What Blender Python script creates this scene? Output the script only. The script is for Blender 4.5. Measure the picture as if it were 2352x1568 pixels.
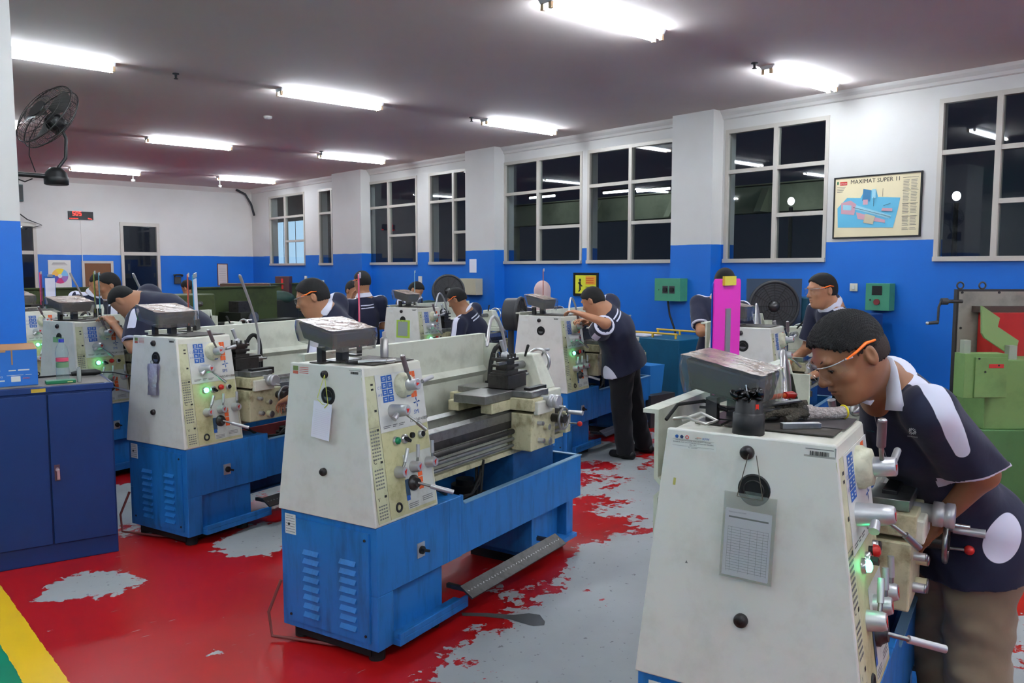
import bpy, math, random
import numpy as np
from mathutils import Vector, Matrix
random.seed(7); rng=np.random.default_rng(3)
for o in list(bpy.data.objects): bpy.data.objects.remove(o)
SC=bpy.context.scene; COL=SC.collection
# ---------------- camera ----------------
CAMH=1.65; PITCH=math.radians(5.03); HEAD=math.radians(41.6); FPX=1898.0
cam=bpy.data.cameras.new('camera'); camo=bpy.data.objects.new('camera',cam); COL.objects.link(camo)
cam.sensor_width=36; cam.lens=FPX/2352*36; cam.clip_start=.05; cam.clip_end=200
camo.location=(0,0,CAMH); camo.rotation_euler=(math.pi/2-PITCH,0,-HEAD); SC.camera=camo
# ---------------- world, exposure ----------------
w=bpy.data.worlds.new('night'); SC.world=w; w.use_nodes=True
w.node_tree.nodes['Background'].inputs[0].default_value=(.012,.016,.03,1); w.node_tree.nodes['Background'].inputs[1].default_value=.25
SC.view_settings.view_transform='Standard'; SC.view_settings.look='None'; SC.view_settings.gamma=1; SC.view_settings.use_curve_mapping=False
SC.view_settings.exposure=1.5
TUBE=41.0      # tube emission strength
CEIL=3.46
V=lambda *a: np.array(a,float)
def P(px,py,d):
    """point seen at (px,py) at horizontal depth d in front of the camera"""
    sa,ca=math.sin(HEAD),math.cos(HEAD); sp,cp=math.sin(PITCH),math.cos(PITCH)
    F=V(sa*cp,ca*cp,-sp); R=V(ca,-sa,0); U=np.cross(R,F)
    r=F+(px-1176)/FPX*R-(py-784)/FPX*U
    return V(0,0,CAMH)+r*(d/(r@V(sa,ca,0)))
def PX(px,py,X):
    a=P(px,py,1); r=a-V(0,0,CAMH); return V(0,0,CAMH)+r*(X/r[0])
def PY(px,py,Y):
    a=P(px,py,1); r=a-V(0,0,CAMH); return V(0,0,CAMH)+r*(Y/r[1])
# ---------------- materials ----------------
def lin(c):
    f=lambda v:(v/255/12.92 if v/255<=.04045 else ((v/255+.055)/1.055)**2.4)
    return (f(c[0]),f(c[1]),f(c[2]),1)
MATS={}
def mat(name,c=(128,128,128),rough=.5,metal=0,dirt=0,dirtc=(70,60,45),scale=6,emit=0,bump=0,bscale=80,alpha=1,coat=0,trans=0,ior=1.45,stretch=None):
    if name in MATS: return MATS[name]
    m=bpy.data.materials.new(name); m.use_nodes=True; nt=m.node_tree; b=nt.nodes['Principled BSDF']
    b.inputs['Base Color'].default_value=lin(c); b.inputs['Roughness'].default_value=rough; b.inputs['Metallic'].default_value=metal
    b.inputs['Coat Weight'].default_value=coat; b.inputs['Transmission Weight'].default_value=trans; b.inputs['IOR'].default_value=ior
    b.inputs['Alpha'].default_value=alpha
    if emit: b.inputs['Emission Color'].default_value=lin(c); b.inputs['Emission Strength'].default_value=emit
    tc=nt.nodes.new('ShaderNodeTexCoord'); src=tc.outputs['Object']
    if stretch:
        mp=nt.nodes.new('ShaderNodeMapping'); mp.inputs['Scale'].default_value=stretch; nt.links.new(src,mp.inputs[0]); src=mp.outputs[0]
    if dirt:
        n=nt.nodes.new('ShaderNodeTexNoise'); n.inputs['Scale'].default_value=scale; n.inputs['Detail'].default_value=8; n.inputs['Roughness'].default_value=.65
        nt.links.new(src,n.inputs['Vector'])
        r=nt.nodes.new('ShaderNodeMapRange'); r.inputs['From Min'].default_value=.48; r.inputs['From Max'].default_value=.75; r.inputs['To Max'].default_value=dirt
        nt.links.new(n.outputs['Fac'],r.inputs[0])
        x=nt.nodes.new('ShaderNodeMix'); x.data_type='RGBA'; x.inputs[6].default_value=lin(c); x.inputs[7].default_value=lin(dirtc)
        nt.links.new(r.outputs[0],x.inputs[0]); nt.links.new(x.outputs[2],b.inputs['Base Color'])
    if bump:
        n=nt.nodes.new('ShaderNodeTexNoise'); n.inputs['Scale'].default_value=bscale; n.inputs['Detail'].default_value=4
        nt.links.new(src,n.inputs['Vector']); q=nt.nodes.new('ShaderNodeBump'); q.inputs['Strength'].default_value=bump; q.inputs['Distance'].default_value=.02
        nt.links.new(n.outputs['Fac'],q.inputs['Height']); nt.links.new(q.outputs[0],b.inputs['Normal'])
    MATS[name]=m; return m
CREAM=mat('machine_cream',(212,210,196),.42,dirt=.35,dirtc=(120,108,74),scale=5)
CREAMD=mat('machine_cream_oily',(190,184,150),.45,dirt=.9,dirtc=(95,78,40),scale=14)
ENDC=mat('machine_cover_cream',(216,214,206),.45,dirt=.25,dirtc=(150,145,125),scale=9)
GUARD=mat('guard_cream',(204,206,190),.5,dirt=.5,dirtc=(110,112,92),scale=5)
BLUE=mat('machine_blue',(34,114,186),.4,dirt=.65,dirtc=(24,66,98),scale=3,stretch=(6,6,1))
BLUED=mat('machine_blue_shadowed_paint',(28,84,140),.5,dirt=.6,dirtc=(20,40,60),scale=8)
CABB=mat('cabinet_blue',(18,50,106),.45,dirt=.2,dirtc=(20,38,80))
STEEL=mat('steel',(150,150,148),.32,.85,dirt=.5,dirtc=(70,62,55),scale=20)
STEELD=mat('dark_steel',(74,72,70),.4,.7,dirt=.6,dirtc=(30,28,26),scale=25)
CHROME=mat('bright_steel',(205,205,205),.28,.9)
ALU=mat('satin_aluminium',(190,190,192),.4,.6)
BLACK=mat('black_plastic',(18,18,19),.45); RUBBER=mat('black_rubber',(14,14,14),.7); DGREY=mat('dark_grey',(60,60,62),.5)
RED=mat('red_paint',(200,40,32),.4); ORANGE=mat('orange_print',(226,98,44),.5); BPRINT=mat('blue_print',(40,92,170),.5)
WPRINT=mat('white_print',(214,214,208),.5); INK=mat('black_ink',(30,30,32),.6); GINK=mat('grey_ink',(110,110,108),.6)
PAPER=mat('paper_white',(226,224,236),.7); YEL=mat('yellow_string',(210,215,90),.6)
GREENOFF=mat('green_button',(10,120,75),.3); GREENON=mat('green_button_lit',(60,255,170),.3,emit=7)
def glassm(name,tint=(1,1,1),rough=.02,ior=1.5,opac=0.0,col=(200,200,200)):
    if name in MATS: return MATS[name]
    m=bpy.data.materials.new(name); m.use_nodes=True; nt=m.node_tree; nt.nodes.clear()
    o=nt.nodes.new('ShaderNodeOutputMaterial'); mx=nt.nodes.new('ShaderNodeMixShader'); t=nt.nodes.new('ShaderNodeBsdfTransparent'); g=nt.nodes.new('ShaderNodeBsdfGlossy')
    t.inputs[0].default_value=(*tint,1); g.inputs['Roughness'].default_value=rough
    lw=nt.nodes.new('ShaderNodeLayerWeight'); lw.inputs[0].default_value=.5; pw=nt.nodes.new('ShaderNodeMath'); pw.operation='POWER'; pw.inputs[1].default_value=5; nt.links.new(lw.outputs['Facing'],pw.inputs[0]); fr=nt.nodes.new('ShaderNodeMath'); fr.operation='MULTIPLY_ADD'; fr.inputs[1].default_value=.95; fr.inputs[2].default_value=((ior-1)/(ior+1))**2; nt.links.new(pw.outputs[0],fr.inputs[0])
    nt.links.new(fr.outputs[0],mx.inputs[0]); src=t.outputs[0]
    if opac:
        d=nt.nodes.new('ShaderNodeBsdfDiffuse'); d.inputs[0].default_value=lin(col); m2=nt.nodes.new('ShaderNodeMixShader'); m2.inputs[0].default_value=opac
        nt.links.new(t.outputs[0],m2.inputs[1]); nt.links.new(d.outputs[0],m2.inputs[2]); src=m2.outputs[0]
    nt.links.new(src,mx.inputs[1]); nt.links.new(g.outputs[0],mx.inputs[2]); nt.links.new(mx.outputs[0],o.inputs[0])
    MATS[name]=m; return m
GLASS=glassm('window_glass',(.82,.85,.85))
CLEAR=glassm('clear_plastic',(.93,.93,.92),.08,1.5,.10,(215,212,205))
SMOKY=glassm('grimy_clear_plastic',(.8,.78,.76),.12,1.6,.32,(150,142,135))
LENS=glassm('clear_lens',(.95,.96,.97),.03,1.6)
# ---------------- mesh builder ----------------
def rotm(ax,ang): return np.array(Matrix.Rotation(ang,3,ax))
class MB:
    def __init__(s): s.v=[]; s.f=[]; s.m=[]; s.s=[]; s.mats=[]; s.T=[np.eye(4)]
    def mi(s,m):
        if m not in s.mats: s.mats.append(m)
        return s.mats.index(m)
    def add(s,vs,fs,m,smooth=False):
        b=len(s.v); T=s.T[-1]
        vs=np.asarray(vs,float)@T[:3,:3].T+T[:3,3]
        s.v.extend(map(tuple,vs)); k=s.mi(m)
        for f in fs: s.f.append(tuple(b+i for i in f)); s.m.append(k); s.s.append(smooth)
        return s
    def box(s,x0,x1,y0,y1,z0,z1,m):
        vs=[(x,y,z) for z in (z0,z1) for y in (y0,y1) for x in (x0,x1)]
        return s.add(vs,[(0,2,3,1),(4,5,7,6),(0,1,5,4),(2,6,7,3),(0,4,6,2),(1,3,7,5)],m)
    def hexa(s,a,b,m):
        """a: 4 bottom corners ccw, b: 4 top corners"""
        return s.add(list(a)+list(b),[(3,2,1,0),(4,5,6,7)]+[(i,(i+1)%4,4+(i+1)%4,4+i) for i in range(4)],m)
    def obox(s,c,size,R,m):
        c=V(*c); h=V(*size)/2
        vs=[c+np.array(R)@(V(x,y,z)*h) for z in(-1,1) for y in(-1,1) for x in(-1,1)]
        return s.add(vs,[(0,2,3,1),(4,5,7,6),(0,1,5,4),(2,6,7,3),(0,4,6,2),(1,3,7,5)],m)
    def prism(s,pts,n,d,m):
        """pts 3d planar polygon extruded by n*d"""
        k=len(pts); e=V(*n)*d; vs=[V(*p) for p in pts]+[V(*p)+e for p in pts]
        return s.add(vs,[tuple(range(k))[::-1],tuple(range(k,2*k))]+[(i,(i+1)%k,k+(i+1)%k,k+i) for i in range(k)],m)
    def cyl(s,p0,p1,r0,m,r1=None,n=20,cap=True,smooth=True):
        return s.tube([p0,p1],[r0,r0 if r1 is None else r1],m,n,cap,smooth)
    def tube(s,pts,r,m,n=10,cap=True,smooth=True):
        pts=[V(*p) for p in pts]; k=len(pts)
        if np.isscalar(r): r=[r]*k
        d=[pts[min(i+1,k-1)]-pts[max(i-1,0)] for i in range(k)]; d=[x/(np.linalg.norm(x)+1e-12) for x in d]
        up=V(0,0,1) if abs(d[0][2])<.9 else V(1,0,0); a=np.cross(d[0],up); a/=np.linalg.norm(a); vs=[]
        for i in range(k):
            a=a-d[i]*(a@d[i]); a/=np.linalg.norm(a); b=np.cross(d[i],a)
            for j in range(n):
                t=2*math.pi*j/n; vs.append(pts[i]+r[i]*(math.cos(t)*a+math.sin(t)*b))
        fs=[(i*n+j,i*n+(j+1)%n,(i+1)*n+(j+1)%n,(i+1)*n+j) for i in range(k-1) for j in range(n)]
        s.add(vs,fs,m,smooth)
        if cap: s.add([vs[j] for j in range(n)][::-1],[tuple(range(n))],m); s.add(vs[-n:],[tuple(range(n))],m)
        return s
    def lathe(s,base,ax,prof,m,n=24):
        """prof: (dist along axis, radius)"""
        base=V(*base); ax=V(*ax); return s.tube([base+ax*p[0] for p in prof],[max(p[1],1e-4) for p in prof],m,n)
    def ell(s,c,r,m,n=16,h=10,R=None):
        c=V(*c); r=V(*r); R=np.eye(3) if R is None else R; vs=[]
        for i in range(h+1):
            a=math.pi*i/h
            for j in range(n):
                t=2*math.pi*j/n; vs.append(c+R@(r*V(math.sin(a)*math.cos(t),math.sin(a)*math.sin(t),math.cos(a))))
        fs=[(i*n+j,(i+1)*n+j,(i+1)*n+(j+1)%n,i*n+(j+1)%n) for i in range(h) for j in range(n)]
        return s.add(vs,fs,m,True)
    def ring(s,c,ax,R,r,m,n=28,k=8):
        c=V(*c); ax=V(*ax); ax/=np.linalg.norm(ax); up=V(0,0,1) if abs(ax[2])<.9 else V(1,0,0)
        a=np.cross(ax,up); a/=np.linalg.norm(a); b=np.cross(ax,a); vs=[]
        for i in range(n):
            t=2*math.pi*i/n; e=math.cos(t)*a+math.sin(t)*b
            for j in range(k):
                q=2*math.pi*j/k; vs.append(c+e*(R+r*math.cos(q))+ax*r*math.sin(q))
        fs=[(i*k+j,((i+1)%n)*k+j,((i+1)%n)*k+(j+1)%k,i*k+(j+1)%k) for i in range(n) for j in range(k)]
        return s.add(vs,fs,m,True)
    def text(s,t,o,u,v,size,m,align='LEFT',depth=.0006):
        """text lying in plane with right vector u and up vector v"""
        c=bpy.data.curves.new('t','FONT'); c.body=t; c.size=1; c.extrude=0; c.align_x=align; c.resolution_u=2
        ob=bpy.data.objects.new('t',c); COL.objects.link(ob); dg=bpy.context.evaluated_depsgraph_get()
        me=bpy.data.meshes.new_from_object(ob.evaluated_get(dg)); bpy.data.objects.remove(ob); bpy.data.curves.remove(c)
        o=V(*o); u=V(*u); v=V(*v); u/=np.linalg.norm(u); v/=np.linalg.norm(v); nn=np.cross(u,v)
        vs=[o+u*p.co.x*size+v*p.co.y*size+nn*depth for p in me.vertices]
        s.add(vs,[tuple(p.vertices) for p in me.polygons],m); bpy.data.meshes.remove(me); return s
    def build(s,name,parent=None,bevel=0,loc=None,rz=0,kind=None):
        me=bpy.data.meshes.new(name); me.from_pydata([tuple(map(float,v)) for v in s.v],[],s.f); 
        for m in s.mats: me.materials.append(m)
        me.polygons.foreach_set('material_index',s.m); me.polygons.foreach_set('use_smooth',s.s); me.update()
        o=bpy.data.objects.new(name,me); COL.objects.link(o)
        if parent: o.parent=parent
        if loc is not None: o.location=loc
        if rz: o.rotation_euler=(0,0,rz)
        if bevel:
            b=o.modifiers.new('bevel','BEVEL'); b.width=bevel; b.segments=2; b.limit_method='ANGLE'; b.angle_limit=.7
        if kind: o['kind']=kind
        return o
def tag(o,label,cat,group=None):
    o['label']=label; o['category']=cat
    if group: o['group']=group
    return o
def thing(name,label,cat,loc=(0,0,0),rz=0,group=None):
    o=bpy.data.objects.new(name,None); COL.objects.link(o); o.empty_display_size=.1
    o.location=loc; o.rotation_euler=(0,0,rz); return tag(o,label,cat,group)
def kids(o): return [c for c in bpy.data.objects if c.parent==o]
def copy_tree(o,parent=None):
    c=o.copy(); COL.objects.link(c)
    if parent: c.parent=parent
    for k in kids(o): copy_tree(k,c)
    return c
def struct(mb,name,**k): return mb.build(name,kind='structure',**k)
# ================= SETTING =================
XW=8.3; YB=18.4; XL=-5.4; YN=-5.2; SILL=1.72; WTOP=3.24
def wall_mat():
    m=bpy.data.materials.new('wall_paint'); m.use_nodes=True; nt=m.node_tree; b=nt.nodes['Principled BSDF']; L=nt.links.new; N=nt.nodes.new
    g=N('ShaderNodeNewGeometry'); s=N('ShaderNodeSeparateXYZ'); L(g.outputs['Position'],s.inputs[0])
    n=N('ShaderNodeTexNoise'); n.inputs['Scale'].default_value=3; n.inputs['Detail'].default_value=6; L(g.outputs['Position'],n.inputs['Vector'])
    mm=N('ShaderNodeMath'); mm.operation='MULTIPLY_ADD'; mm.inputs[1].default_value=.02; mm.inputs[2].default_value=-.01; L(n.outputs['Fac'],mm.inputs[0])
    ad=N('ShaderNodeMath'); L(s.outputs['Z'],ad.inputs[0]); L(mm.outputs[0],ad.inputs[1])
    gt=N('ShaderNodeMath'); gt.operation='GREATER_THAN'; gt.inputs[1].default_value=1.93; L(ad.outputs[0],gt.inputs[0])
    n2=N('ShaderNodeTexNoise'); n2.inputs['Scale'].default_value=1.3; n2.inputs['Detail'].default_value=5; L(g.outputs['Position'],n2.inputs['Vector'])
    r=N('ShaderNodeMapRange'); r.inputs[1].default_value=.45; r.inputs[2].default_value=.8; r.inputs[4].default_value=.5; L(n2.outputs['Fac'],r.inputs[0])
    def mixc(a,c,fac=None):
        x=N('ShaderNodeMix'); x.data_type='RGBA'; x.inputs[6].default_value=lin(a); x.inputs[7].default_value=lin(c); L(r.outputs[0],x.inputs[0]); return x.outputs[2]
    x=N('ShaderNodeMix'); x.data_type='RGBA'; L(gt.outputs[0],x.inputs[0]); L(mixc((22,104,196),(16,92,180)),x.inputs[6]); L(mixc((204,202,198),(188,184,178)),x.inputs[7])
    L(x.outputs[2],b.inputs['Base Color']); 
    rr=N('ShaderNodeMapRange'); rr.inputs[3].default_value=.32; rr.inputs[4].default_value=.8; L(gt.outputs[0],rr.inputs[0]); L(rr.outputs[0],b.inputs['Roughness'])
    bp=N('ShaderNodeBump'); bp.inputs['Strength'].default_value=.12; bp.inputs['Distance'].default_value=.02; L(n.outputs['Fac'],bp.inputs['Height']); L(bp.outputs[0],b.inputs['Normal'])
    return m
WALL=wall_mat()
CEILM=mat('ceiling_paint',(200,190,186),.85,dirt=.3,dirtc=(182,172,168),scale=.8)
FRAME=mat('window_frame_aluminium',(186,180,170),.45,.1)
# floor
def floor_mat():
    m=bpy.data.materials.new('worn_floor_paint'); m.use_nodes=True; nt=m.node_tree; b=nt.nodes['Principled BSDF']; L=nt.links.new; N=nt.nodes.new
    g=N('ShaderNodeNewGeometry'); pos=g.outputs['Position']
    def noise(sc,det=8,ro=.62,st=None,off=0):
        mp=N('ShaderNodeMapping'); mp.inputs['Scale'].default_value=st or (1,1,1); mp.inputs['Location'].default_value=(off,off*.7,0); L(pos,mp.inputs[0])
        n=N('ShaderNodeTexNoise'); n.inputs['Scale'].default_value=sc; n.inputs['Detail'].default_value=det; n.inputs['Roughness'].default_value=ro; L(mp.outputs[0],n.inputs['Vector']); return n.outputs['Fac']
    def math_(op,a,c,d=None):
        x=N('ShaderNodeMath'); x.operation=op
        for i,q in enumerate((a,c,d)):
            if q is None: continue
            if hasattr(q,'node'): L(q,x.inputs[i])
            else: x.inputs[i].default_value=q
        return x.outputs[0]
    # worn area strength: blobs (x,y,rx,ry,rot,weight)
    acc=None
    for (x,y,rx,ry,rot,wt) in WORN:
        mp=N('ShaderNodeMapping'); mp.vector_type='TEXTURE'; mp.inputs['Location'].default_value=(x,y,0); mp.inputs['Rotation'].default_value=(0,0,rot); mp.inputs['Scale'].default_value=(rx,ry,1); L(pos,mp.inputs[0])
        ln=N('ShaderNodeVectorMath'); ln.operation='LENGTH'; L(mp.outputs[0],ln.inputs[0])
        q=N('ShaderNodeMapRange'); q.interpolation_type='SMOOTHSTEP'; q.inputs[1].default_value=1.5; q.inputs[2].default_value=.4; q.inputs[3].default_value=0; q.inputs[4].default_value=wt; L(ln.outputs['Value'],q.inputs[0])
        acc=q.outputs[0] if acc is None else math_('ADD',acc,q.outputs[0])
    n1=noise(2.1,12,.68); n2=noise(16,6,.6,(1,1,1),3)
    v=math_('ADD',math_('MULTIPLY_ADD',n1,1.9,-.95-.32),acc)
    v=math_('ADD',v,math_('MULTIPLY_ADD',n2,.75,-.375))
    worn=N('ShaderNodeMapRange'); worn.inputs[1].default_value=-.012; worn.inputs[2].default_value=.012; L(v,worn.inputs[0])
    sc=noise(5,4,.5,(1.5,9,1),8); scr=N('ShaderNodeMapRange'); scr.inputs[1].default_value=.70; scr.inputs[2].default_value=.73; L(sc,scr.inputs[0])
    wf=math_('MAXIMUM',worn.outputs[0],math_('MULTIPLY',scr.outputs[0],.5))
    def rgb(c):
        q=N('ShaderNodeRGB'); q.outputs[0].default_value=lin(c); return q.outputs[0]
    def mix(f,a,c):
        x=N('ShaderNodeMix'); x.data_type='RGBA'; L(f,x.inputs[0]) if hasattr(f,'node') else setattr(x.inputs[0],'default_value',f); L(a,x.inputs[6]); L(c,x.inputs[7]); return x.outputs[2]
    n3=noise(2.2,6,.6,None,11)
    red=mix(n3,rgb((178,18,18)),rgb((150,16,18))); grey=mix(n3,rgb((168,172,174)),rgb((142,146,144)))
    spk=N('ShaderNodeMapRange'); spk.inputs[1].default_value=.66; spk.inputs[2].default_value=.72; L(noise(30,3,.5,None,5),spk.inputs[0])
    grey=mix(math_('MULTIPLY',spk.outputs[0],.6),grey,rgb((60,62,60)))
    c=mix(wf,red,grey)
    # yellow stripe and green walkway at the left
    s=N('ShaderNodeSeparateXYZ'); L(pos,s.inputs[0]); X=math_('ADD',s.outputs['X'],math_('MULTIPLY_ADD',n2,.02,-.01))
    isy=math_('LESS_THAN',X,.785); isg=math_('LESS_THAN',X,.645)
    grn=mix(n3,rgb((20,130,92)),rgb((16,112,80))); yel=mix(n3,rgb((232,188,20)),rgb((206,164,22)))
    c=mix(isy,c,yel); c=mix(isg,c,grn)
    # red walkway streaks far away are part of WORN; small oil stain
    L(c,b.inputs['Base Color']); b.inputs['Specular IOR Level'].default_value=.3
    rg=N('ShaderNodeMapRange'); rg.inputs[3].default_value=.34; rg.inputs[4].default_value=.5; L(wf,rg.inputs[0]); L(rg.outputs[0],b.inputs['Roughness'])
    bp=N('ShaderNodeBump'); bp.inputs['Strength'].default_value=.15; bp.inputs['Distance'].default_value=.01; L(wf,bp.inputs['Height']); L(bp.outputs[0],b.inputs['Normal'])
    return m
WORN=[(3.15,2.25,1.55,.83,.33,.66),(2.4,1.9,.8,.6,.2,.3),(1.12,4.60,.27,.20,.1,.62),(2.2,4.72,.42,.26,.3,.58),(4.9,2.9,1.5,.9,.3,.42),(4.9,4.5,1.3,.9,.3,.30),(6.5,2.6,2,1.5,0,.36),(1.65,6.2,.35,.7,0,.6),(3.6,1.0,1.5,.8,.3,.42),(6,8,3,3,0,.4),(3.5,6.2,2,.8,.3,.42)]
fl=MB(); fl.box(XL-.1,XW+.25,YN-.1,YB+.25,-.1,0,floor_mat()); struct(fl,'floor')
ce=MB(); ce.box(XL-.1,XW+.25,YN-.1,YB+.25,CEIL,CEIL+.12,CEILM); struct(ce,'ceiling')
# right wall with window openings (y0,y1)
WIN=[(.9,3.27),(4.36,5.62),(6.30,7.80),(7.90,9.53),(10.30,11.45),(11.80,13.45),(14.5,15.25),(15.85,17.5)]
wr=MB(); wr.box(XW,XW+.2,YN,YB+.2,0,SILL,WALL); wr.box(XW,XW+.2,YN,YB+.2,WTOP,CEIL,WALL)
ys=[YN]+[q for ww in WIN for q in ww]+[YB+.2]
for i in range(0,len(ys),2): wr.box(XW,XW+.2,ys[i],ys[i+1],SILL,WTOP,WALL)
struct(wr,'wall_right')
for i,(a,b) in enumerate([(1.6,2.0) if 0 else (-2.6,-2.0),(5.66,6.24),(9.52,10.22),(13.3,14.35)]):
    q=MB(); q.box(XW-.2,XW,a,b,0,CEIL,WALL); struct(q,'trim_%d'%(i+1))
mo=MB(); PR=[(XW,CEIL-.10),(XW-.02,CEIL-.09),(XW-.03,CEIL-.06),(XW-.06,CEIL-.03),(XW-.08,CEIL),(XW,CEIL)]
WHITE=mat('moulding_white',(206,203,198),.7)
mo.prism([(p[0],YN,p[1]) for p in PR],(0,1,0),YB-YN,WHITE); struct(mo,'trim_5')
bw=MB(); 
DOORS=[(5.41,6.20,2.57),(3.2,3.86,2.50)]
xs=[XL,3.2,3.86,5.41,6.20,XW]
for i in (0,2,4): bw.box(xs[i],xs[i+1],YB,YB+.2,0,CEIL,WALL)
bw.box(3.2,3.86,YB,YB+.2,2.55,CEIL,WALL); bw.box(5.41,6.20,YB,YB+.2,2.60,CEIL,WALL); struct(bw,'wall_back')
q=MB(); q.box(XL-.2,XL,YN,YB+.2,0,CEIL,WALL); struct(q,'wall_left')
q=MB(); q.box(XL-.2,XW+.2,YN-.2,YN,0,CEIL,WALL); struct(q,'wall_front')
q=MB(); q.box(.35,1.10,5.62,6.2,0,CEIL,WALL); struct(q,'trim_6')
q=MB(); q.prism([(XL,YB,CEIL-.1),(XL,YB-.03,CEIL-.06),(XL,YB-.08,CEIL),(XL,YB,CEIL)],(1,0,0),XW-XL,WHITE); struct(q,'trim_7')
# windows
def window(i,y0,y1,cols,full=True):
    """cols: list of (fraction end, [bar heights as z])"""
    root=bpy.data.objects.new('window_%d'%i,None); COL.objects.link(root); root['kind']='structure'; root.location=(XW,(y0+y1)/2,SILL)
    yc=(y0+y1)/2; f=MB(); x0,x1=-.012,.06; h=WTOP-SILL
    f.box(x0-.02,x1,y0-yc,y1-yc,0,.045,FRAME); f.box(x0,x1,y0-yc,y1-yc,h-.045,h,FRAME)
    f.box(x0,x1,y0-yc,y0-yc+.04,.045,h-.045,FRAME); f.box(x0,x1,y1-yc-.04,y1-yc,.045,h-.045,FRAME)
    ya=y0
    for e,bars in cols:
        yb=y0+(y1-y0)*e
        for z in bars: f.box(x0+.004,x1-.004,ya-yc+.02,yb-yc-.02,z-SILL-.022,z-SILL+.022,FRAME)
        if e<1: f.box(x0,x1,yb-yc-.025,yb-yc+.025,.045,h-.045,FRAME)
        ya=yb
    f.build('window_frame',root)
    g=MB(); g.box(.02,.026,y0-yc+.02,y1-yc-.02,.03,h-.03,GLASS); g.build('window_glass',root)
A1=[2.73,2.26]; A2=[2.76]
window(1,*WIN[0],[(.42,[2.74]),(.78,[2.74,2.26]),(1,[2.74])])
window(2,*WIN[1],[(.49,[2.76,2.24]),(1,[2.76])])
window(3,*WIN[2],[(.5,[2.76,2.24]),(1,[2.76])])
window(4,*WIN[3],[(.54,[2.76,2.24]),(1,[2.76])])
window(5,*WIN[4],[(.42,[2.76,2.24]),(1,[2.76])])
window(6,*WIN[5],[(.54,[2.76,2.24]),(1,[2.76])])
window(7,*WIN[6],[(.3,[2.76,2.24]),(1,[2.76])])
window(8,*WIN[7],[(.54,[2.76,2.24]),(1,[2.76])])
# back wall doors (glazed)
DARKW=mat('dark_room_wall',(40,42,46),.8)
for i,(x0,x1,zt) in enumerate(DOORS):
    root=bpy.data.objects.new('door_%d'%(i+1),None); COL.objects.link(root); root['kind']='structure'; root.location=(x0,YB,0); w_=x1-x0
    f=MB()
    for a in (0,w_-.06): f.box(a,a+.06,-.03,.06,0,zt+.04,FRAME)
    f.box(-.004,w_+.004,-.036,.064,zt-.03,zt+.045,FRAME); f.box(.06,w_-.06,-.02,.05,1.93,2.0,FRAME); f.box(.06,w_-.06,-.02,.05,0,.1,FRAME); f.build('door_frame',root)
    g=MB(); g.box(.05,w_-.05,.01,.016,.1,zt,GLASS); g.build('door_glass',root)
# outside: neighbouring building band seen through the windows, dark ground
CONC=mat('concrete_weathered',(150,156,130),.8,dirt=.8,dirtc=(90,96,76),scale=1.5)
q=MB(); q.box(12.0,12.3,5.5,13.8,2.56,2.98,CONC); q.box(12.0,12.2,5.5,13.8,3.0,3.02,CONC)
for y in (7.3,9.1,10.9): q.prism([(12,y,2.56),(12,y,2.95),(11.75,y,2.56)],(0,1,0),.12,CONC)
for y in (5.6,13.6): q.box(12.0,12.3,y,y+.2,0,2.56,CONC)
struct(q,'trim_8')
q=MB(); q.box(8.5,22,YN,30,-.15,-.02,mat('outdoor_ground',(60,60,58),.9)); struct(q,'trim_9')
LW=mat('lit_translucent_wall',(170,205,235),.6,emit=.55)
bl=thing('building','dark neighbouring building with pale blue lit wall panels seen through the farthest window','building',(12,24,0))
q=MB(); q.box(0,.2,-2.6,2.2,0,4.2,DARKW); q.build('wall',bl)
for (a,b) in ((-1.25,-.55),(-.45,.25),(.35,.85)):
    q=MB(); q.box(-.03,0,a,b,1.3,3.1,LW); q.build('lit_panel',bl)
for k,(px,py) in enumerate([(1817,462),(2197,450)]):
    p=PX(px,py,11.5); q=thing('outdoor_lamp',['round white lamp glowing outside the two-column window beside the pillar','round white lamp glowing outside the window at the right edge'][k],'lamp',(11.5,p[1],0))
    m=MB(); m.cyl((0,0,0),(0,0,p[2]-.09),.03,DGREY); m.build('post',q)
    m=MB(); m.ell((0,0,p[2]),(.05,.05,.06),mat('lamp_globe_lit',(235,245,255),.3,emit=14)); m.build('globe',q)
OT=mat('outdoor_tube_lit',(230,240,250),.3,emit=9)
for k,(px,py,lab) in enumerate([(1245,452,'left'),(1420,440,'middle'),(1500,436,'right')]):
    p=PX(px,py,11.3); m=MB(); m.cyl((0,-.35,0),(0,.35,0),.02,OT); m.box(-.03,.03,-.38,.38,.02,.05,DGREY); tag(m.build('outdoor_tube_lamp',loc=(11.3,p[1],p[2])),'small tube lamp glowing outside the big middle windows, the %s one of three'%lab,'lamp')
# ================= LIGHT FIXTURES =================
TUBEM=mat('fluorescent_tube_lit',(236,246,255),.3,emit=TUBE); FIXW=mat('fixture_white_enamel',(205,205,205),.5); HOLD=mat('lamp_holder',(220,190,150),.5)
def fixture(x,y,label,group=None):
    t=thing('ceiling_light',label,'light',(x,y,CEIL),0,group)
    b=MB(); L_=.60
    b.prism([(-L_,-.075,0),(-L_,.075,0),(-L_,.05,-.035),(-L_,-.05,-.035)],(1,0,0),2*L_,FIXW); b.build('housing',t)
    for yy in (-.038,.038):
        tb=MB(); tb.cyl((-L_+.025,yy,-.055),(L_-.025,yy,-.055),.0135,TUBEM,n=12); tb.build('tube',t)
        for xx in (-1,1):
            h=MB(); h.box(min(xx*L_,xx*(L_-.022)),max(xx*L_,xx*(L_-.022)),yy-.014,yy+.014,-.074,-.03,HOLD); h.build('lamp_holder',t)
    return t
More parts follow.
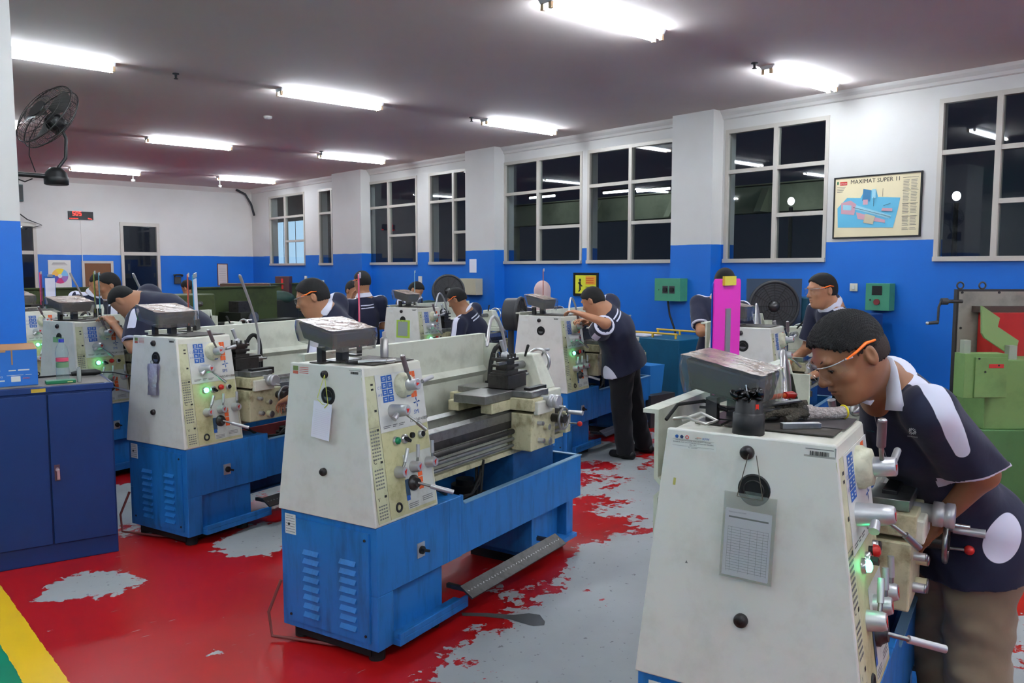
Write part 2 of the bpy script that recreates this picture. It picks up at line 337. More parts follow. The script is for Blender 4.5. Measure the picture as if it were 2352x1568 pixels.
FL={(4.57,4.13):'twin tube ceiling light nearest the camera, topmost in the picture',(7.33,4.15):'twin tube ceiling light nearest the framed machine poster wall',
 (1.75,7.98):'twin tube ceiling light cut by the blue and white pillar at the left',(4.49,7.92):'twin tube ceiling light behind the large topmost one, at mid ceiling',
 (7.12,7.86):'twin tube ceiling light in front of the wall pillar between two big windows',(4.53,12.03):'ceiling light above the red digital clock side, third row back in the middle column',
 (1.78,12.04):'ceiling light mostly hidden behind the pillar, only its tip shows',(7.1,11.9):'ceiling light near the far window wall, third row back',
 (4.62,16.4):'far ceiling light just right of the wall fan bracket',(7.2,16.15):'far ceiling light nearest the back right corner'}
for (x,y),l in FL.items(): fixture(x,y,l)
for x in (-1.0,1.78,4.55,7.3):
    for y in (-3.2,.15): fixture(x,y,'twin tube ceiling light out of view above and behind the camera','ceiling lights behind the camera')
fixture(1.78,4.15,'twin tube ceiling light above the frame, in line with the pillar','ceiling lights behind the camera')
for x,y in ((-1.0,4.15),(-1.0,8),(-1.0,12),(-3.75,-3.2),(-3.75,.15),(-3.75,4.15),(-3.75,8)): fixture(x,y,'unseen twin tube ceiling light beyond the left pillar','ceiling lights beyond the left pillar')  # outermost column is added out of view, to brighten the lathe end faces
# small ceiling fittings
for k,(px,py,lab) in enumerate([(404,176,'small dark sprinkler head on the ceiling between two left lights'),(1083,275,'small dark sprinkler head on the ceiling above the mid light near the windows'),(1733,152,'small dark sprinkler head on the ceiling beside the right light'),(738,352,'small dark sprinkler head above the third-row window-side light')]):
    a=P(px,py,1); r=a-V(0,0,CAMH); p=V(0,0,CAMH)+r*((CEIL-.03-CAMH)/r[2])
    m=MB(); m.lathe((0,0,0),(0,0,-1),[(0,.03),(.01,.03),(.012,.012),(.045,.01),(.047,.02),(.052,.02)],DGREY,12); tag(m.build('sprinkler_head',loc=(p[0],p[1],CEIL)),lab,'sprinkler')
p=(3.3,9.5)
m=MB(); m.lathe((0,0,0),(0,0,-1),[(0,.05),(.02,.05),(.035,.03),(.036,.001)],WHITE,16); a=P(615,267,1); r=a-V(0,0,CAMH); p=V(0,0,CAMH)+r*((CEIL-CAMH)/r[2]); tag(m.build('smoke_detector',loc=(p[0],p[1],CEIL)),'round white smoke detector on the grey ceiling','detector')
# ================= LATHES =================
YAW=math.radians(16.4)
ORG=dict(E=(1.81,.82),A=(1.78,2.84),B=(1.74,4.84),C=(1.68,6.85),D=(1.69,8.9),F=(5.06,2.95),G=(4.98,4.9),H=(4.94,6.95))
def LP(o,x,y,z):
    if isinstance(o,str): o=ORG[o]
    c,s=math.cos(YAW),math.sin(YAW); return V(o[0]+x*c-y*s,o[1]+x*s+y*c,z)
SL=.09/.653; NF=V(0,-1,SL)/math.hypot(1,SL); UF=V(0,SL,1)/math.hypot(1,SL)   # front panel normal / up
def HP(x,z,off=0): return V(x,(z-.587)*SL,z)+NF*off
def plate(m,x0,x1,z0,z1,off,mt,th=.003):
    a=[HP(x0,z0,off),HP(x1,z0,off),HP(x1,z1,off),HP(x0,z1,off)]; return m.prism(a[::-1],-NF,-th,mt) if 0 else m.prism(a,NF,th,mt)
def EP(y,z,off=0):  # end cover plane x ~ .03*(z-.587)/.653
    return V(.03*(z-.587)/.653-off,y,z)
def headstock(t):
    m=MB(); z0,z1=.587,1.24
    m.hexa([(0,0,z0),(.42,0,z0),(.42,.56,z0),(0,.56,z0)],[(.03,.09,z1),(.41,.09,z1),(.41,.49,z1),(.03,.49,z1)],CREAM)
    m.build('headstock',t,bevel=.008)
    c=MB(); c.hexa([(-.012,-.004,z0+.004),(.002,-.004,z0+.004),(.002,.564,z0+.004),(-.012,.564,z0+.004)],[(.016,.085,z1+.004),(.034,.085,z1+.004),(.034,.495,z1+.004),(.016,.495,z1+.004)],ENDC)
    o=c.build('end_cover',t,bevel=.004)
    for z in (1.205,.79):
        k=MB(); k.lathe(EP(.287,z,.012),(-1,0,0),[(0,.017),(.012,.017),(.018,.013),(.018,.007),(.012,.006)],mat('knob_brown_black',(40,34,34),.4),20); k.build('cover_knob',o)
    k=MB(); k.ring(EP(.268,1.115,.013),(-1,0,0),.036,.004,mat('hole_rim',(26,26,26),.4)); k.lathe(EP(.268,1.115,.0150),(-1,0,0),[(0,.036),(.001,.036)],RUBBER,28)
    k.ring(EP(.268,1.115,.0165),(-1,0,0),.024,.0016,STEELD); k.prism([EP(.268,1.115,.0162)+V(0,.022*math.cos(a),.022*math.sin(a)) for a in (3.4,3.9,4.5,5.2,5.8,6.1)],(-1,0,0),.0003,STEEL); k.build('spindle_hole',o)
    s=MB(); a=EP(.48,1.232,.0135); s.add([EP(.48,1.232,.0135),EP(.375,1.232,.0135),EP(.375,1.19,.0135),EP(.48,1.19,.0135)],[(0,3,2,1),(0,1,2,3)],WPRINT); return o
def knobE(t,name,x,z,prof,mt,n=28):
    k=MB(); k.lathe(HP(x,z,.002),NF,prof,mt,n); return k
def panel(t,lit,lite):
    """front control panel"""
    m=MB(); plate(m,.014,.088,.60,1.205,.0015,mat('plate_pale_oily',(196,196,160),.5,dirt=.8,dirtc=(120,112,66),scale=9),.002)
    # tables on the narrow strip
    for z in (1.165,1.145): m.box(0,0,0,0,0,0,INK) if 0 else plate(m,.06,.075,z,z+.008,.004,INK,.0004)
    for (za,zb,n) in ((.86,.99,9),(.74,.83,6),(.615,.68,5)):
        for i in range(n):
            z=za+(zb-za)*i/n
            for j in range(4): plate(m,.024+j*.014,.034+j*.014,z,z+(zb-za)/n*.45,.004,GINK,.0003)
    for z in (1.055,.975,.842,.70): plate(m,.066,.08,z,z+.01,.004,INK,.0004)
    plate(m,.018,.084,.992,.9935,.004,GINK,.0003)
    m.text('C',HP(.024,.845,.004),(1,0,0),UF,.028,INK); m.text('V',HP(.024,.69,.004),(1,0,0),UF,.024,INK); m.build('feed_chart_strip',t)
    m=MB(); plate(m,.092,.404,.965,1.205,.0015,mat('panel_pale',(206,206,200),.45,dirt=.25,dirtc=(150,146,110),scale=10),.002)
    for i in range(4):
        for j in range(2): 
            x=.128+j*.036; z=1.085+i*.029; plate(m,x,x+.033,z,z+.026,.004,BPRINT,.0004); 
            for q in range(4): plate(m,x+.009+(q%2)*.008,x+.015+(q%2)*.008,z+.007+(q//2)*.008,z+.011+(q//2)*.008,.0046,WPRINT,.0003)
    for i in range(4):
        for j in range(2): x=.315+j*.02; z=1.085+i*.029; plate(m,x,x+.018,z,z+.026,.004,ORANGE,.0004)
    for (x,z,s) in ((.1,1.145,'C D'),(.1,1.115,'A B')): m.text(s,HP(x,z,.004),(1,0,0),UF,.016,BPRINT)
    # emblem: four-petal star, maker's letters and type number
    c=HP(.345,1.062,.0045)
    for k in range(4):
        a=k*math.pi/2; d=V(1,0,0)*math.cos(a)+UF*math.sin(a); e=V(1,0,0)*math.cos(a+.9)+UF*math.sin(a+.9)
        m.add([c,c+d*.010+e*.008,c+d*.026,c+d*.008-e*.002],[(0,1,2,3),(3,2,1,0)],BPRINT)
    m.text('SMI',HP(.318,1.012,.004),(1,0,0),UF,.026,BPRINT); m.text('CM6241×1000',HP(.285,.979,.004),(1,0,0),UF,.0205,INK)
    for i,(a,b) in enumerate(((.11,.16),(.17,.2),(.21,.25))): plate(m,a,b,.985,.988,.004,GINK,.0003); plate(m,a,b-.01,.978,.981,.004,GINK,.0003)
    m.build('speed_plate',t)
    m=MB(); plate(m,.092,.404,.60,.962,.001,mat('panel_oily_lower',(190,186,142),.5,dirt=.9,dirtc=(120,110,60),scale=8),.0015)
    plate(m,.21,.40,.615,.85,.003,mat('panel_pale_lower',(200,202,194),.5,dirt=.5,dirtc=(140,136,100),scale=12),.0006)
    for i in range(4): plate(m,.296,.326,.685+i*.028,.709+i*.028,.004,ORANGE,.0004)
    plate(m,.205,.232,.672,.745,.004,mat('panel_dark_blue',(50,74,96),.5),.0004); plate(m,.205,.228,.655,.676,.0045,BPRINT,.0004)
    for i in range(3): plate(m,.215,.28,.636-i*.008,.639-i*.008,.004,GINK,.0003); plate(m,.31,.38,.648-i*.008,.651-i*.008,.004,GINK,.0003)
    m.ring(HP(.15,.640,.003),NF,.017,.0052,INK,24,6); m.build('feed_plate',t)
    # speed dial with crossed levers
    k=MB(); k.lathe(HP(.262,1.145,.003),NF,[(0,.055),(.014,.055),(.02,.05),(.034,.046),(.038,.03)],mat('dial_cream',(206,204,178),.4,dirt=.5,dirtc=(120,112,80),scale=30),32)
    k.prism([HP(.262,1.112,.036),HP(.25,1.095,.03),HP(.274,1.095,.03)],NF,.004,BPRINT); d=k.build('speed_dial',t)
    k=MB(); k.lathe(HP(.262,1.145,.04),NF,[(0,.026),(.05,.024),(.053,.021)],ALU,24); k.prism([HP(.25,1.152,.0935),HP(.272,1.148,.0935),HP(.25,1.138,.0935)],NF,.001,RED); k.build('hub',d)
    k=MB(); a=HP(.262,1.145,.06); k.cyl(a,a+V(-.035,.0,.06),.006,STEEL,n=10); k.cyl(a+V(-.035,.0,.06),a+V(-.07,-.005,.13),.011,mat('grip_grey',(120,108,110),.4,.4),n=14); k.ell(a+V(-.07,-.005,.13),(.011,.011,.006),CHROME); k.build('lever',d)
    k=MB(); k.cyl(a+V(0,-.02,0),a+V(.05,-.02,.01),.006,STEEL,n=10); k.cyl(a+V(.045,-.02,.01),a+V(.115,-.02,.022),.0095,ALU,n=14); k.build('lever',d)
    # range knob
    k=MB(); k.lathe(HP(.178,1.045,.003),NF,[(0,.03),(.06,.026),(.085,.022),(.088,.018)],ALU,24); k.prism([HP(.168,1.052,.0915),HP(.188,1.05,.0915),HP(.172,1.032,.0915)],NF,.001,RED); d=k.build('range_knob',t)
    a=HP(.178,1.045,.05); k=MB(); k.cyl(a,a+V(.035,-.06,-.05),.0055,STEEL,n=10); k.cyl(a+V(.035,-.06,-.05),a+V(.06,-.09,-.085),.009,STEEL,n=12); k.build('lever',d)
    k=MB(); k.cyl(a,a+V(-.045,0,-.03),.011,ALU,.013,n=12); k.build('lever',d)
    # switches
    g=MB(); g.lathe(HP(.177,.918,.002),NF,[(0,.019),(.008,.019),(.012,.015)],CHROME,20); g.lathe(HP(.177,.918,.01),NF,[(0,.016),(.012,.015),(.016,.008)],GREENON if lit else GREENOFF,20); g.build('indicator_lamp',t)
    g=MB(); g.lathe(HP(.232,.917,.002),NF,[(0,.02),(.012,.02),(.014,.012)],CHROME,20); g.obox(HP(.234,.914,.022),(.034,.02,.012),rotm('Y',.6),BLACK); g.build('selector_switch',t)
    g=MB(); g.lathe(HP(.286,.924,.002),NF,[(0,.013),(.012,.012)],BLACK,16); 
    if lite: g.lathe(HP(.286,.924,.014),NF,[(0,.017),(.012,.015),(.016,.008)],RED,18)
    g.build('push_button',t)
    g=MB(); g.lathe(HP(.345,.919,.002),NF,[(0,.017),(.014,.016),(.016,.01)],CHROME,18); g.lathe(HP(.347,.92,.016),NF,[(0,.013),(.006,.012)],BLACK,16); g.build('push_button',t)
    # three feed levers and the long handle
    for (x,z,dx) in ((.168,.786,.04),(.268,.79,.012),(.375,.79,.004)):
        g=MB(); g.lathe(HP(x,z,.002),NF,[(0,.026),(.035,.024),(.045,.02)],ALU,22); g.prism([HP(x-.008,z+.004,.048),HP(x+.008,z+.012,.048),HP(x-.002,z-.014,.048)],NF,.001,RED); d=g.build('feed_selector',t)
        a=HP(x,z+.01,.03); g=MB(); g.cyl(a,a+V(dx*.4,0,.03),.006,STEEL,n=10); g.cyl(a+V(dx*.4,0,.03),a+V(dx,.004,.085),.0085,ALU,n=12); g.build('lever',d)
    g=MB(); g.lathe(HP(.258,.722,.002),NF,[(0,.034),(.01,.034),(.014,.028),(.03,.02)],STEELD,24); d=g.build('thread_selector',t)
    a=HP(.258,.722,.025); g=MB(); g.cyl(a,a+V(.03,-.05,-.015),.006,STEEL,n=10); g.cyl(a+V(.03,-.05,-.015),a+V(.09,-.13,-.045),.0105,ALU,n=14); g.build('lever',d)
def lathe_bed(t):
    m=MB()
    m.box(0,.50,0,.56,.295,.587,BLUE); m.box(0,.10,0,.56,.06,.295,BLUE); m.box(.10,.50,.045,.56,.06,.295,BLUE); m.box(.10,.60,-.035,.05,.055,.085,BLUE); m.prism([(.10,-.035,.085),(.10,-.02,.085),(.10,-.02,.11),(.10,-.035,.11)],(1,0,0),.5,BLUE)
    m.box(.5,.6,0,.56,.295,.587,BLUE)
    s=m.build('stand',t,bevel=.003)
    v=MB(); v.box(-.008,0,.04,.52,.09,.56,BLUE)
    for yy in (.37,.155):
        for i in range(8):
            z=.43-i*.04; v.prism([(-.008,yy-.045,z),(-.008,yy-.045,z-.022),(-.019,yy-.045,z-.019)],(0,1,0),.09,BLUE)
    for (y,z) in ((.06,.53),(.5,.53),(.06,.12),(.5,.12)): v.cyl((-.008,y,z),(-.012,y,z),.006,INK,n=10)
    v.build('louvred_panel',s)
    v=MB(); v.box(-.0095,-.008,.46,.525,.485,.575,WPRINT)
    for i in range(6): v.box(-.0101,-.0095,.465,.52,.495+i*.012,.497+i*.012,GINK)
    v.text('CAUTION',(-.0103,.515,.563),(0,-1,0),(0,0,1),.009,INK); v.build('data_plate',s)
    v=MB()
    for (x,y) in ((.06,.06),(.44,.06),(.06,.5),(.44,.5)): v.cyl((x,y,0),(x,y,.06),.035,RUBBER,n=16)
    v.box(.02,.48,.06,.5,.02,.058,RUBBER); v.build('levelling_feet',t)
    v=MB(); v.box(.26,.31,-.006,0,.385,.45,ALU); v.cyl((.285,-.006,.418),(.285,-.016,.418),.018,BLACK,n=18); v.obox((.292,-.024,.416),(.045,.016,.012),rotm('Y',.35),BLACK); v.build('main_switch',t)
    # chip tray
    m=MB(); x0,x1=.6,1.82
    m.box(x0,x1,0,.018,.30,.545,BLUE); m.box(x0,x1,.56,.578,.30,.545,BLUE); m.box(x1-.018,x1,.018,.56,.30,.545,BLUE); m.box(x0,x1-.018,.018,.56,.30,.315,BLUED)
    m.prism([(x0,0,.545),(x0,.018,.545),(x0,.018,.587),(x0,0,.587)],(1,0,0),.012,BLUE); m.box(x0+.02,x1,-.006,.024,.543,.549,mat('worn_edge',(120,160,190),.4)); m.box(x1-.024,x1+.006,.018,.56,.543,.549,MATS['worn_edge']); m.build('chip_tray',t)
    m=MB(); m.box(1.3,1.36,.03,.5,.06,.30,BLUE); m.box(1.70,1.78,.03,.5,.06,.30,BLUE); m.box(1.36,1.70,.09,.5,.06,.30,BLUE); m.box(1.3,1.78,.0,.5,.06,.085,BLUE); s=m.build('tail_stand',t,bevel=.003)
    m=MB(); m.box(1.33,1.75,.08,.46,.0,.06,RUBBER); m.build('levelling_feet',s)
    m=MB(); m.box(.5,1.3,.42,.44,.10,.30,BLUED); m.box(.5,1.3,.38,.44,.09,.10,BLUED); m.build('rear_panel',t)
    m=MB(); m.prism([(.5,-.13,.15),(.5,-.125,.142),(.5,-.055,.185),(.5,-.06,.193)],(1,0,0),.9,STEELD)
    for i in range(36): m.obox((.52+i*.0245,-.094,.1705),(.012,.004,.003),rotm('X',.55)@rotm('Z',.7 if i%2 else -.7),STEEL)
    m.box(.54,.56,-.07,.05,.15,.17,STEELD); m.box(1.35,1.375,-.07,.05,.15,.17,STEELD); m.build('foot_brake',t)
    # pedestal, bed
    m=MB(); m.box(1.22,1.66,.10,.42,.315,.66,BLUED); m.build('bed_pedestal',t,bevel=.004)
    m=MB(); x0,x1=.42,1.78
    m.box(x0,x1,.10,.38,.655,.68,CREAMD); m.box(x0,x1,.125,.35,.68,.84,GUARD); m.box(x0,x1,.10,.165,.84,.885,STEEL); m.prism([(x0,.11,.885),(x0,.15,.885),(x0,.13,.90)],(1,0,0),x1-x0,STEEL)
    m.box(x0,x1,.31,.37,.84,.885,STEEL); m.prism([(x0,.32,.885),(x0,.36,.885),(x0,.34,.90)],(1,0,0),x1-x0,STEEL); m.box(x0,x1,.102,.125,.80,.84,STEELD); m.build('bed',t)
    for nm,z,r,mt in (('lead_screw',.785,.014,STEELD),('feed_rod',.745,.011,STEEL),('control_rod',.71,.009,STEEL)):
        m=MB(); m.cyl((.42,.085,z),(1.74,.085,z),r,mt,n=12)
        if nm=='lead_screw':
            for i in range(66): m.cyl((.43+i*.0195,.085,z),(.436+i*.0195,.085,z),r+.002,mt,n=8,cap=False)
        m.build(nm,t)
    m=MB(); m.box(1.72,1.78,.05,.125,.69,.81,CREAMD); m.build('rod_bracket',t)
    # chuck
    m=MB(); m.lathe((.42,.287,1.09),(1,0,0),[(0,.07),(.02,.07),(.02,.10),(.085,.10),(.09,.095),(.09,.02)],STEELD,32)
    for k in range(3):
        a=k*2.094+.4; R=rotm('X',a); m.obox(V(.525,.287,1.09)+R@V(0,0,.055),(.035,.028,.06),R,STEELD)
    m.cyl((.52,.287,1.09),(.62,.287,1.09),.012,STEEL); m.build('chuck',t)
    # splash guard
    pr=[(.635,1.245),(.60,1.245),(.60,1.06),(.575,1.035),(.60,1.01),(.60,.80),(.575,.775),(.60,.75),(.60,.55),(.588,.55),(.588,.745),(.560,.775),(.588,.805),(.588,1.005),(.560,1.035),(.588,1.065),(.588,1.257),(.635,1.257)]
    m=MB(); m.prism([(.19,y,z) for y,z in pr][::-1],(1,0,0),1.49,GUARD); m.box(1.66,1.68,.50,.6,.8,1.2,GUARD); m.prism([(1.66,.60,1.25),(1.66,.585,1.25),(1.66,.42,.62),(1.66,.6,.62)],(1,0,0),.012,GUARD); m.build('splash_guard',t)
    # cables under the headstock
    for k in range(2):
        m=MB(); m.tube([(.5,.12-.05*k,.64),(.62,.06,.56-.02*k),(.75,.05,.55),(.86,.08,.6-.03*k),(.95,.12,.66)],.007,RUBBER,8); m.build('cable',t)
    for k in range(2):
        m=MB(); m.tube([(.93,.1+.04*k,.68),(.88,.08+.03*k,.55),(.84,.06,.42),(.86,.1,.33)],.008,RUBBER,8); m.build('cable',t)
    m=MB(); m.cyl((1.05,.3,.315),(1.05,.3,.5),.075,BLACK,n=24); m.cyl((1.05,.3,.5),(1.05,.3,.53),.05,BLACK,n=24); m.box(.98,1.12,.2,.24,.33,.46,BLACK); m.build('coolant_pump',t)
    # mains cable behind the end
    m=MB(); m.tube([(-.005,.565,.26),(-.05,.60,.12),(-.06,.57,.02),(.0,.42,.012),(.03,.30,.012),(.05,.20,.03)],.007,mat('cable_dusty_red',(120,60,55),.6),8); m.build('mains_cable',t)
def carriage(t,straight=False):
    """built around x=0, moved with location.x"""
    out=[]
    def B(m,nm,p=None,**k):
        o=m.build(nm,p or t,**k); 
        if p is None: out.append(o)
        return o
    m=MB(); m.box(-.10,.16,-.03,.095,.685,.885,CREAMD); m.box(-.09,.17,.095,.125,.7,.885,CREAMD); m.box(-.08,.08,-.06,-.03,.88,.95,CREAM); ap=B(m,'apron',bevel=.006)
    m=MB(); m.box(-.28,.22,.10,.17,.90,.955,CREAMD); m.box(-.28,.22,.31,.38,.90,.955,CREAMD); m.box(-.10,.10,-.04,.50,.90,.965,CREAMD); B(m,'saddle',bevel=.004)
    m=MB(); m.box(-.34,-.02,.10,.30,.957,1.0,STEEL); m.box(-.08,.10,-.02,.46,.967,1.0,STEEL); B(m,'cross_slide',bevel=.003)
    m=MB(); m.box(-.03,.15,.02,.06,.97,1.012,BLACK); m.box(-.06,.13,.14,.27,1.0,1.072,STEELD); m.box(-.06,.16,.15,.26,1.072,1.085,STEELD); m.cyl((.16,.2,1.05),(.2,.2,1.05),.02,STEEL); m.cyl((.2,.2,1.05),(.245,.2,1.05),.008,STEEL); B(m,'compound_slide',bevel=.002)
    m=MB(); m.box(-.05,.06,.15,.25,1.085,1.10,STEELD); m.box(-.035,.045,.165,.235,1.10,1.165,STEELD); m.box(-.052,.062,.148,.252,1.115,1.13,STEELD); m.box(-.052,.062,.148,.252,1.15,1.165,STEELD)
    for i in range(3):
        for y in (.155,.245): m.cyl((-.035+i*.035,y,1.165),(-.035+i*.035,y,1.188),.006,STEELD,n=8)
    m.ell((.005,.2,1.175),(.024,.024,.026),ALU); tp=B(m,'tool_post')
    m=MB(); m.cyl((.005,.2,1.18),(-.02,.21,1.26),.009,ALU,.012,n=14); B(m,'tool_post_lever',tp)
    m=MB(); m.box(-.12,-.04,.16,.18,1.135,1.15,STEEL); B(m,'cutting_tool',tp)
    m=MB(); m.lathe((.03,-.02,.945),(0,-1,0),[(0,.028),(.05,.026),(.05,.036),(.075,.036),(.077,.033),(.082,.033),(.084,.036),(.105,.036),(.107,.03)],ALU,28); m.cyl((.03,-.10,.92),(.03,-.165,.92),.006,CHROME,n=12); B(m,'cross_feed_dial')
    m=MB(); c=(.13,-.10,.835); m.ring(c,(0,-1,0),.056,.0075,STEEL,32,10); m.cyl((.13,-.03,.835),(.13,-.11,.835),.024,STEELD)
    for k in range(3):
        a=k*2.094+.3; m.cyl(c,(c[0]+.056*math.cos(a),c[1],c[2]+.056*math.sin(a)),.006,STEEL,n=8)
    w_=B(m,'handwheel'); m=MB(); m.cyl((.16,-.10,.87),(.16,-.115,.87),.008,STEEL,n=10); m.cyl((.16,-.115,.87),(.16,-.20,.87),.0115,ALU,.013,n=14); B(m,'handle',w_)
    m=MB(); m.cyl((.19,-.03,.80),(.205,-.15,.80),.005,STEEL,n=8); m.ell((.207,-.158,.80),(.015,.015,.015),RED); B(m,'feed_lever')
    for (x,z,r) in ((-.03,.83,.012),(.04,.80,.016),(-.02,.735,.014),(.05,.72,.022)):
        m=MB(); m.cyl((x,-.03,z),(x,-.06,z),r,CREAMD if r>.015 else ALU,n=16); m.ell((x,-.062,z),(r,.005,r),STEEL); B(m,'apron_knob')
    # flexible coolant pipe and lamp hose
    m=MB(); b=V(.36,.42,.99); pts=[b,b+V(0,0,.1),b+V(.0,0,.18),b+V(-.04,0,.30),b+V(-.12,0,.39),b+V(-.20,-.02,.37),b+V(-.28,-.05,.22)] if not straight else [b,b+V(.02,0,.12),b+V(.0,0,.28),b+V(-.10,-.05,.44),b+V(-.22,-.1,.62)]
    for q in range(2): pts=[pts[0]]+[x for i in range(len(pts)-1) for x in (pts[i]*.75+pts[i+1]*.25,pts[i]*.25+pts[i+1]*.75)]+[pts[-1]]
    m.tube(pts,[.009]*(len(pts)-6)+[.0095]*3+[.011,.011,.007],mat('flex_pipe_silver',(190,188,188),.3,.6),10); m.cyl((b[0],b[1],.955),(b[0],b[1],1.0),.02,BLACK); m.box(b[0]-.30,b[0]+.02,b[1]-.02,b[1]+.02,.94,.958,STEELD); B(m,'coolant_pipe')
    m=MB(); b=V(.30,.50,.95); pts=[b,b+V(.01,0,.12),b+V(.05,0,.21),b+V(.10,0,.24),b+V(.15,0,.2),b+V(.16,0,.08),b+V(.16,0,-.05)]
    for q in range(2): pts=[pts[0]]+[x for i in range(len(pts)-1) for x in (pts[i]*.75+pts[i+1]*.25,pts[i]*.25+pts[i+1]*.75)]+[pts[-1]]
    m.tube(pts,.014,RUBBER,10); m.cyl(b-V(0,0,.02),b+V(0,0,.03),.026,RUBBER); m.cyl(b-V(0,0,.32),b-V(0,0,.02),.01,STEELD,n=10); B(m,'cable_hose')
    return out
def tailstock(t):
    m=MB(); m.box(1.60,1.76,.10,.38,.90,.95,GUARD); m.hexa([(1.62,.14,.95),(1.76,.14,.95),(1.76,.36,.95),(1.62,.36,.95)],[(1.64,.23,1.15),(1.74,.23,1.15),(1.74,.36,1.15),(1.64,.36,1.15)],GUARD); o=m.build('tailstock',t,bevel=.008)
    m=MB(); m.cyl((1.50,.287,1.09),(1.62,.287,1.09),.024,STEEL); m.cyl((1.44,.287,1.09),(1.50,.287,1.09),.004,STEEL,.022); m.build('quill',o)
    m=MB(); c=V(1.81,.287,1.09); m.ring(c,(1,0,0),.075,.009,CHROME,30,10); m.cyl((1.73,.287,1.09),(1.80,.287,1.09),.02,STEEL)
    for k in range(3): a=k*2.094; m.cyl(c,c+V(0,.075*math.cos(a),.075*math.sin(a)),.006,STEEL,n=8)
    m.cyl(c+V(.01,-.03,.068),c+V(.07,-.03,.068),.009,ALU,n=10); m.build('handwheel',o)
    m=MB(); m.cyl((1.64,.28,1.14),(1.54,.2,1.21),.007,BLACK,.009,n=10); m.build('clamp_lever',o)
def readout(t,dx=0,dy=0,fat=0,wd=.27,dz=0):
    """digital readout box tilted on an arm, in a plastic cover"""
    x0,x1,y0,y1=.02+dx,.02+wd+dx,.25+dy,.45+dy; tl=.22; h=.072+fat
    def Q(x,y,k): return (x,y,1.379+dz+(y-.25-dy)*tl-k*h)
    m=MB(); m.hexa([Q(x0+.02,y0+.015,1),Q(x1-.02,y0+.015,1),Q(x1-.02,y1-.01,1),Q(x0+.02,y1-.01,1)],[Q(x0,y0,0),Q(x1,y0,0),Q(x1,y1,0),Q(x0,y1,0)],DGREY); o=m.build('readout_display',t,bevel=.008)
    m=MB(); e=.006+fat*.25; g=.01
    n=9; vs=[];
    for k,(zz,ee) in enumerate(((g,e),(-.25*h,e+.003),(-.65*h,e+.001),(-h-.012,e-.006-fat*.1))):
        for s_,(xa,ya,xb,yb) in enumerate(((x0,y0,x1,y0),(x1,y0,x1,y1),(x1,y1,x0,y1),(x0,y1,x0,y0))):
            for i in range(n):
                u=i/n; x=xa+(xb-xa)*u; y=ya+(yb-ya)*u; wob=.004*math.sin(u*19+k*2+s_)*(1 if 0<i else 0)
                cx_,cy_=(x0+x1)/2,(y0+y1)/2; dx_=(1 if x>cx_ else -1) if s_ in(1,3) or i==0 else 0; dy_=(1 if y>cy_ else -1) if s_ in (0,2) or i==0 else 0
                vs.append((x+dx_*(ee+wob),y+dy_*(ee+wob),Q(x,y,0)[2]+zz+wob*.8*(k==3)))
    N=4*n; fs=[(k*N+i,k*N+(i+1)%N,(k+1)*N+(i+1)%N,(k+1)*N+i) for k in range(3) for i in range(N)]
    m.add(vs,fs,CLEAR if fat else SMOKY,True); m.add(vs[:N],[tuple(range(N))],mat('dusty_plastic_top',(150,132,120),.25,dirt=.9,dirtc=(90,72,62),scale=12,bump=.9,bscale=18)); m.build('plastic_cover',o)
    m=MB(); xc=(x0+x1)/2; yc=(y0+y1)/2; m.box(xc+.01,xc+.05,yc-.02,yc+.02,1.244,1.335,DGREY); m.box(xc-.04,xc+.1,yc-.05,yc+.05,1.242,1.25,STEELD); m.box(xc-.075,xc-.05,yc+.02,yc+.05,1.242,1.31,STEELD); m.box(xc-.10,xc-.03,yc,yc+.07,1.242,1.247,STEELD); m.build('display_arm',t)
def make_lathe(key,label,lit=True,cx=.7,straight=False,rd=(0,0,0),red=True,tray_top=True):
    t=thing('lathe',label,'lathe',(ORG[key][0],ORG[key][1],0),YAW)
    headstock(t); panel(t,lit,red); lathe_bed(t)
    for o in carriage(t,straight): o.location.x=cx
    tailstock(t); readout(t,*rd)
    m=MB(); m.box(.36,.40,.43,.53,1.242,1.25,STEELD); m.box(.12,.39,.11,.38,1.243,1.2465,mat('top_mat_dark',(62,58,54),.6,dirt=.6,dirtc=(110,95,75),scale=20)); m.build('top_mat',t)
    return t
LA=make_lathe('A','unattended cream and blue lathe in the middle foreground, green indicator unlit',False,1.29,False,red=False)
LE=make_lathe('E','nearest lathe at the lower right with the student in safety glasses leaning over it',True,.63,False,(.10,.04,.008,.21,-.008))
LB=make_lathe('B','lathe beside the low blue cabinet with a silver bag on its end cover',True,.55,True)
def lathe_copy(src,key,label,shift=0):
    c=copy_tree(src); c.location=(ORG[key][0],ORG[key][1],0); c['label']=label; return c
lathe_copy(LB,'C','cream and blue lathe partly hidden behind the clear bottle on the blue cabinet')
lathe_copy(LB,'D','farthest left lathe, cut off by the blue and white pillar')
lathe_copy(LE,'F','lathe behind the pink clipboard with the instructor in glasses at its right')
lathe_copy(LE,'G','lathe at the window side with a heavy student in black trousers bending over its front')
lathe_copy(LE,'H','lathe with a green framed picture taped on its end cover, middle distance')
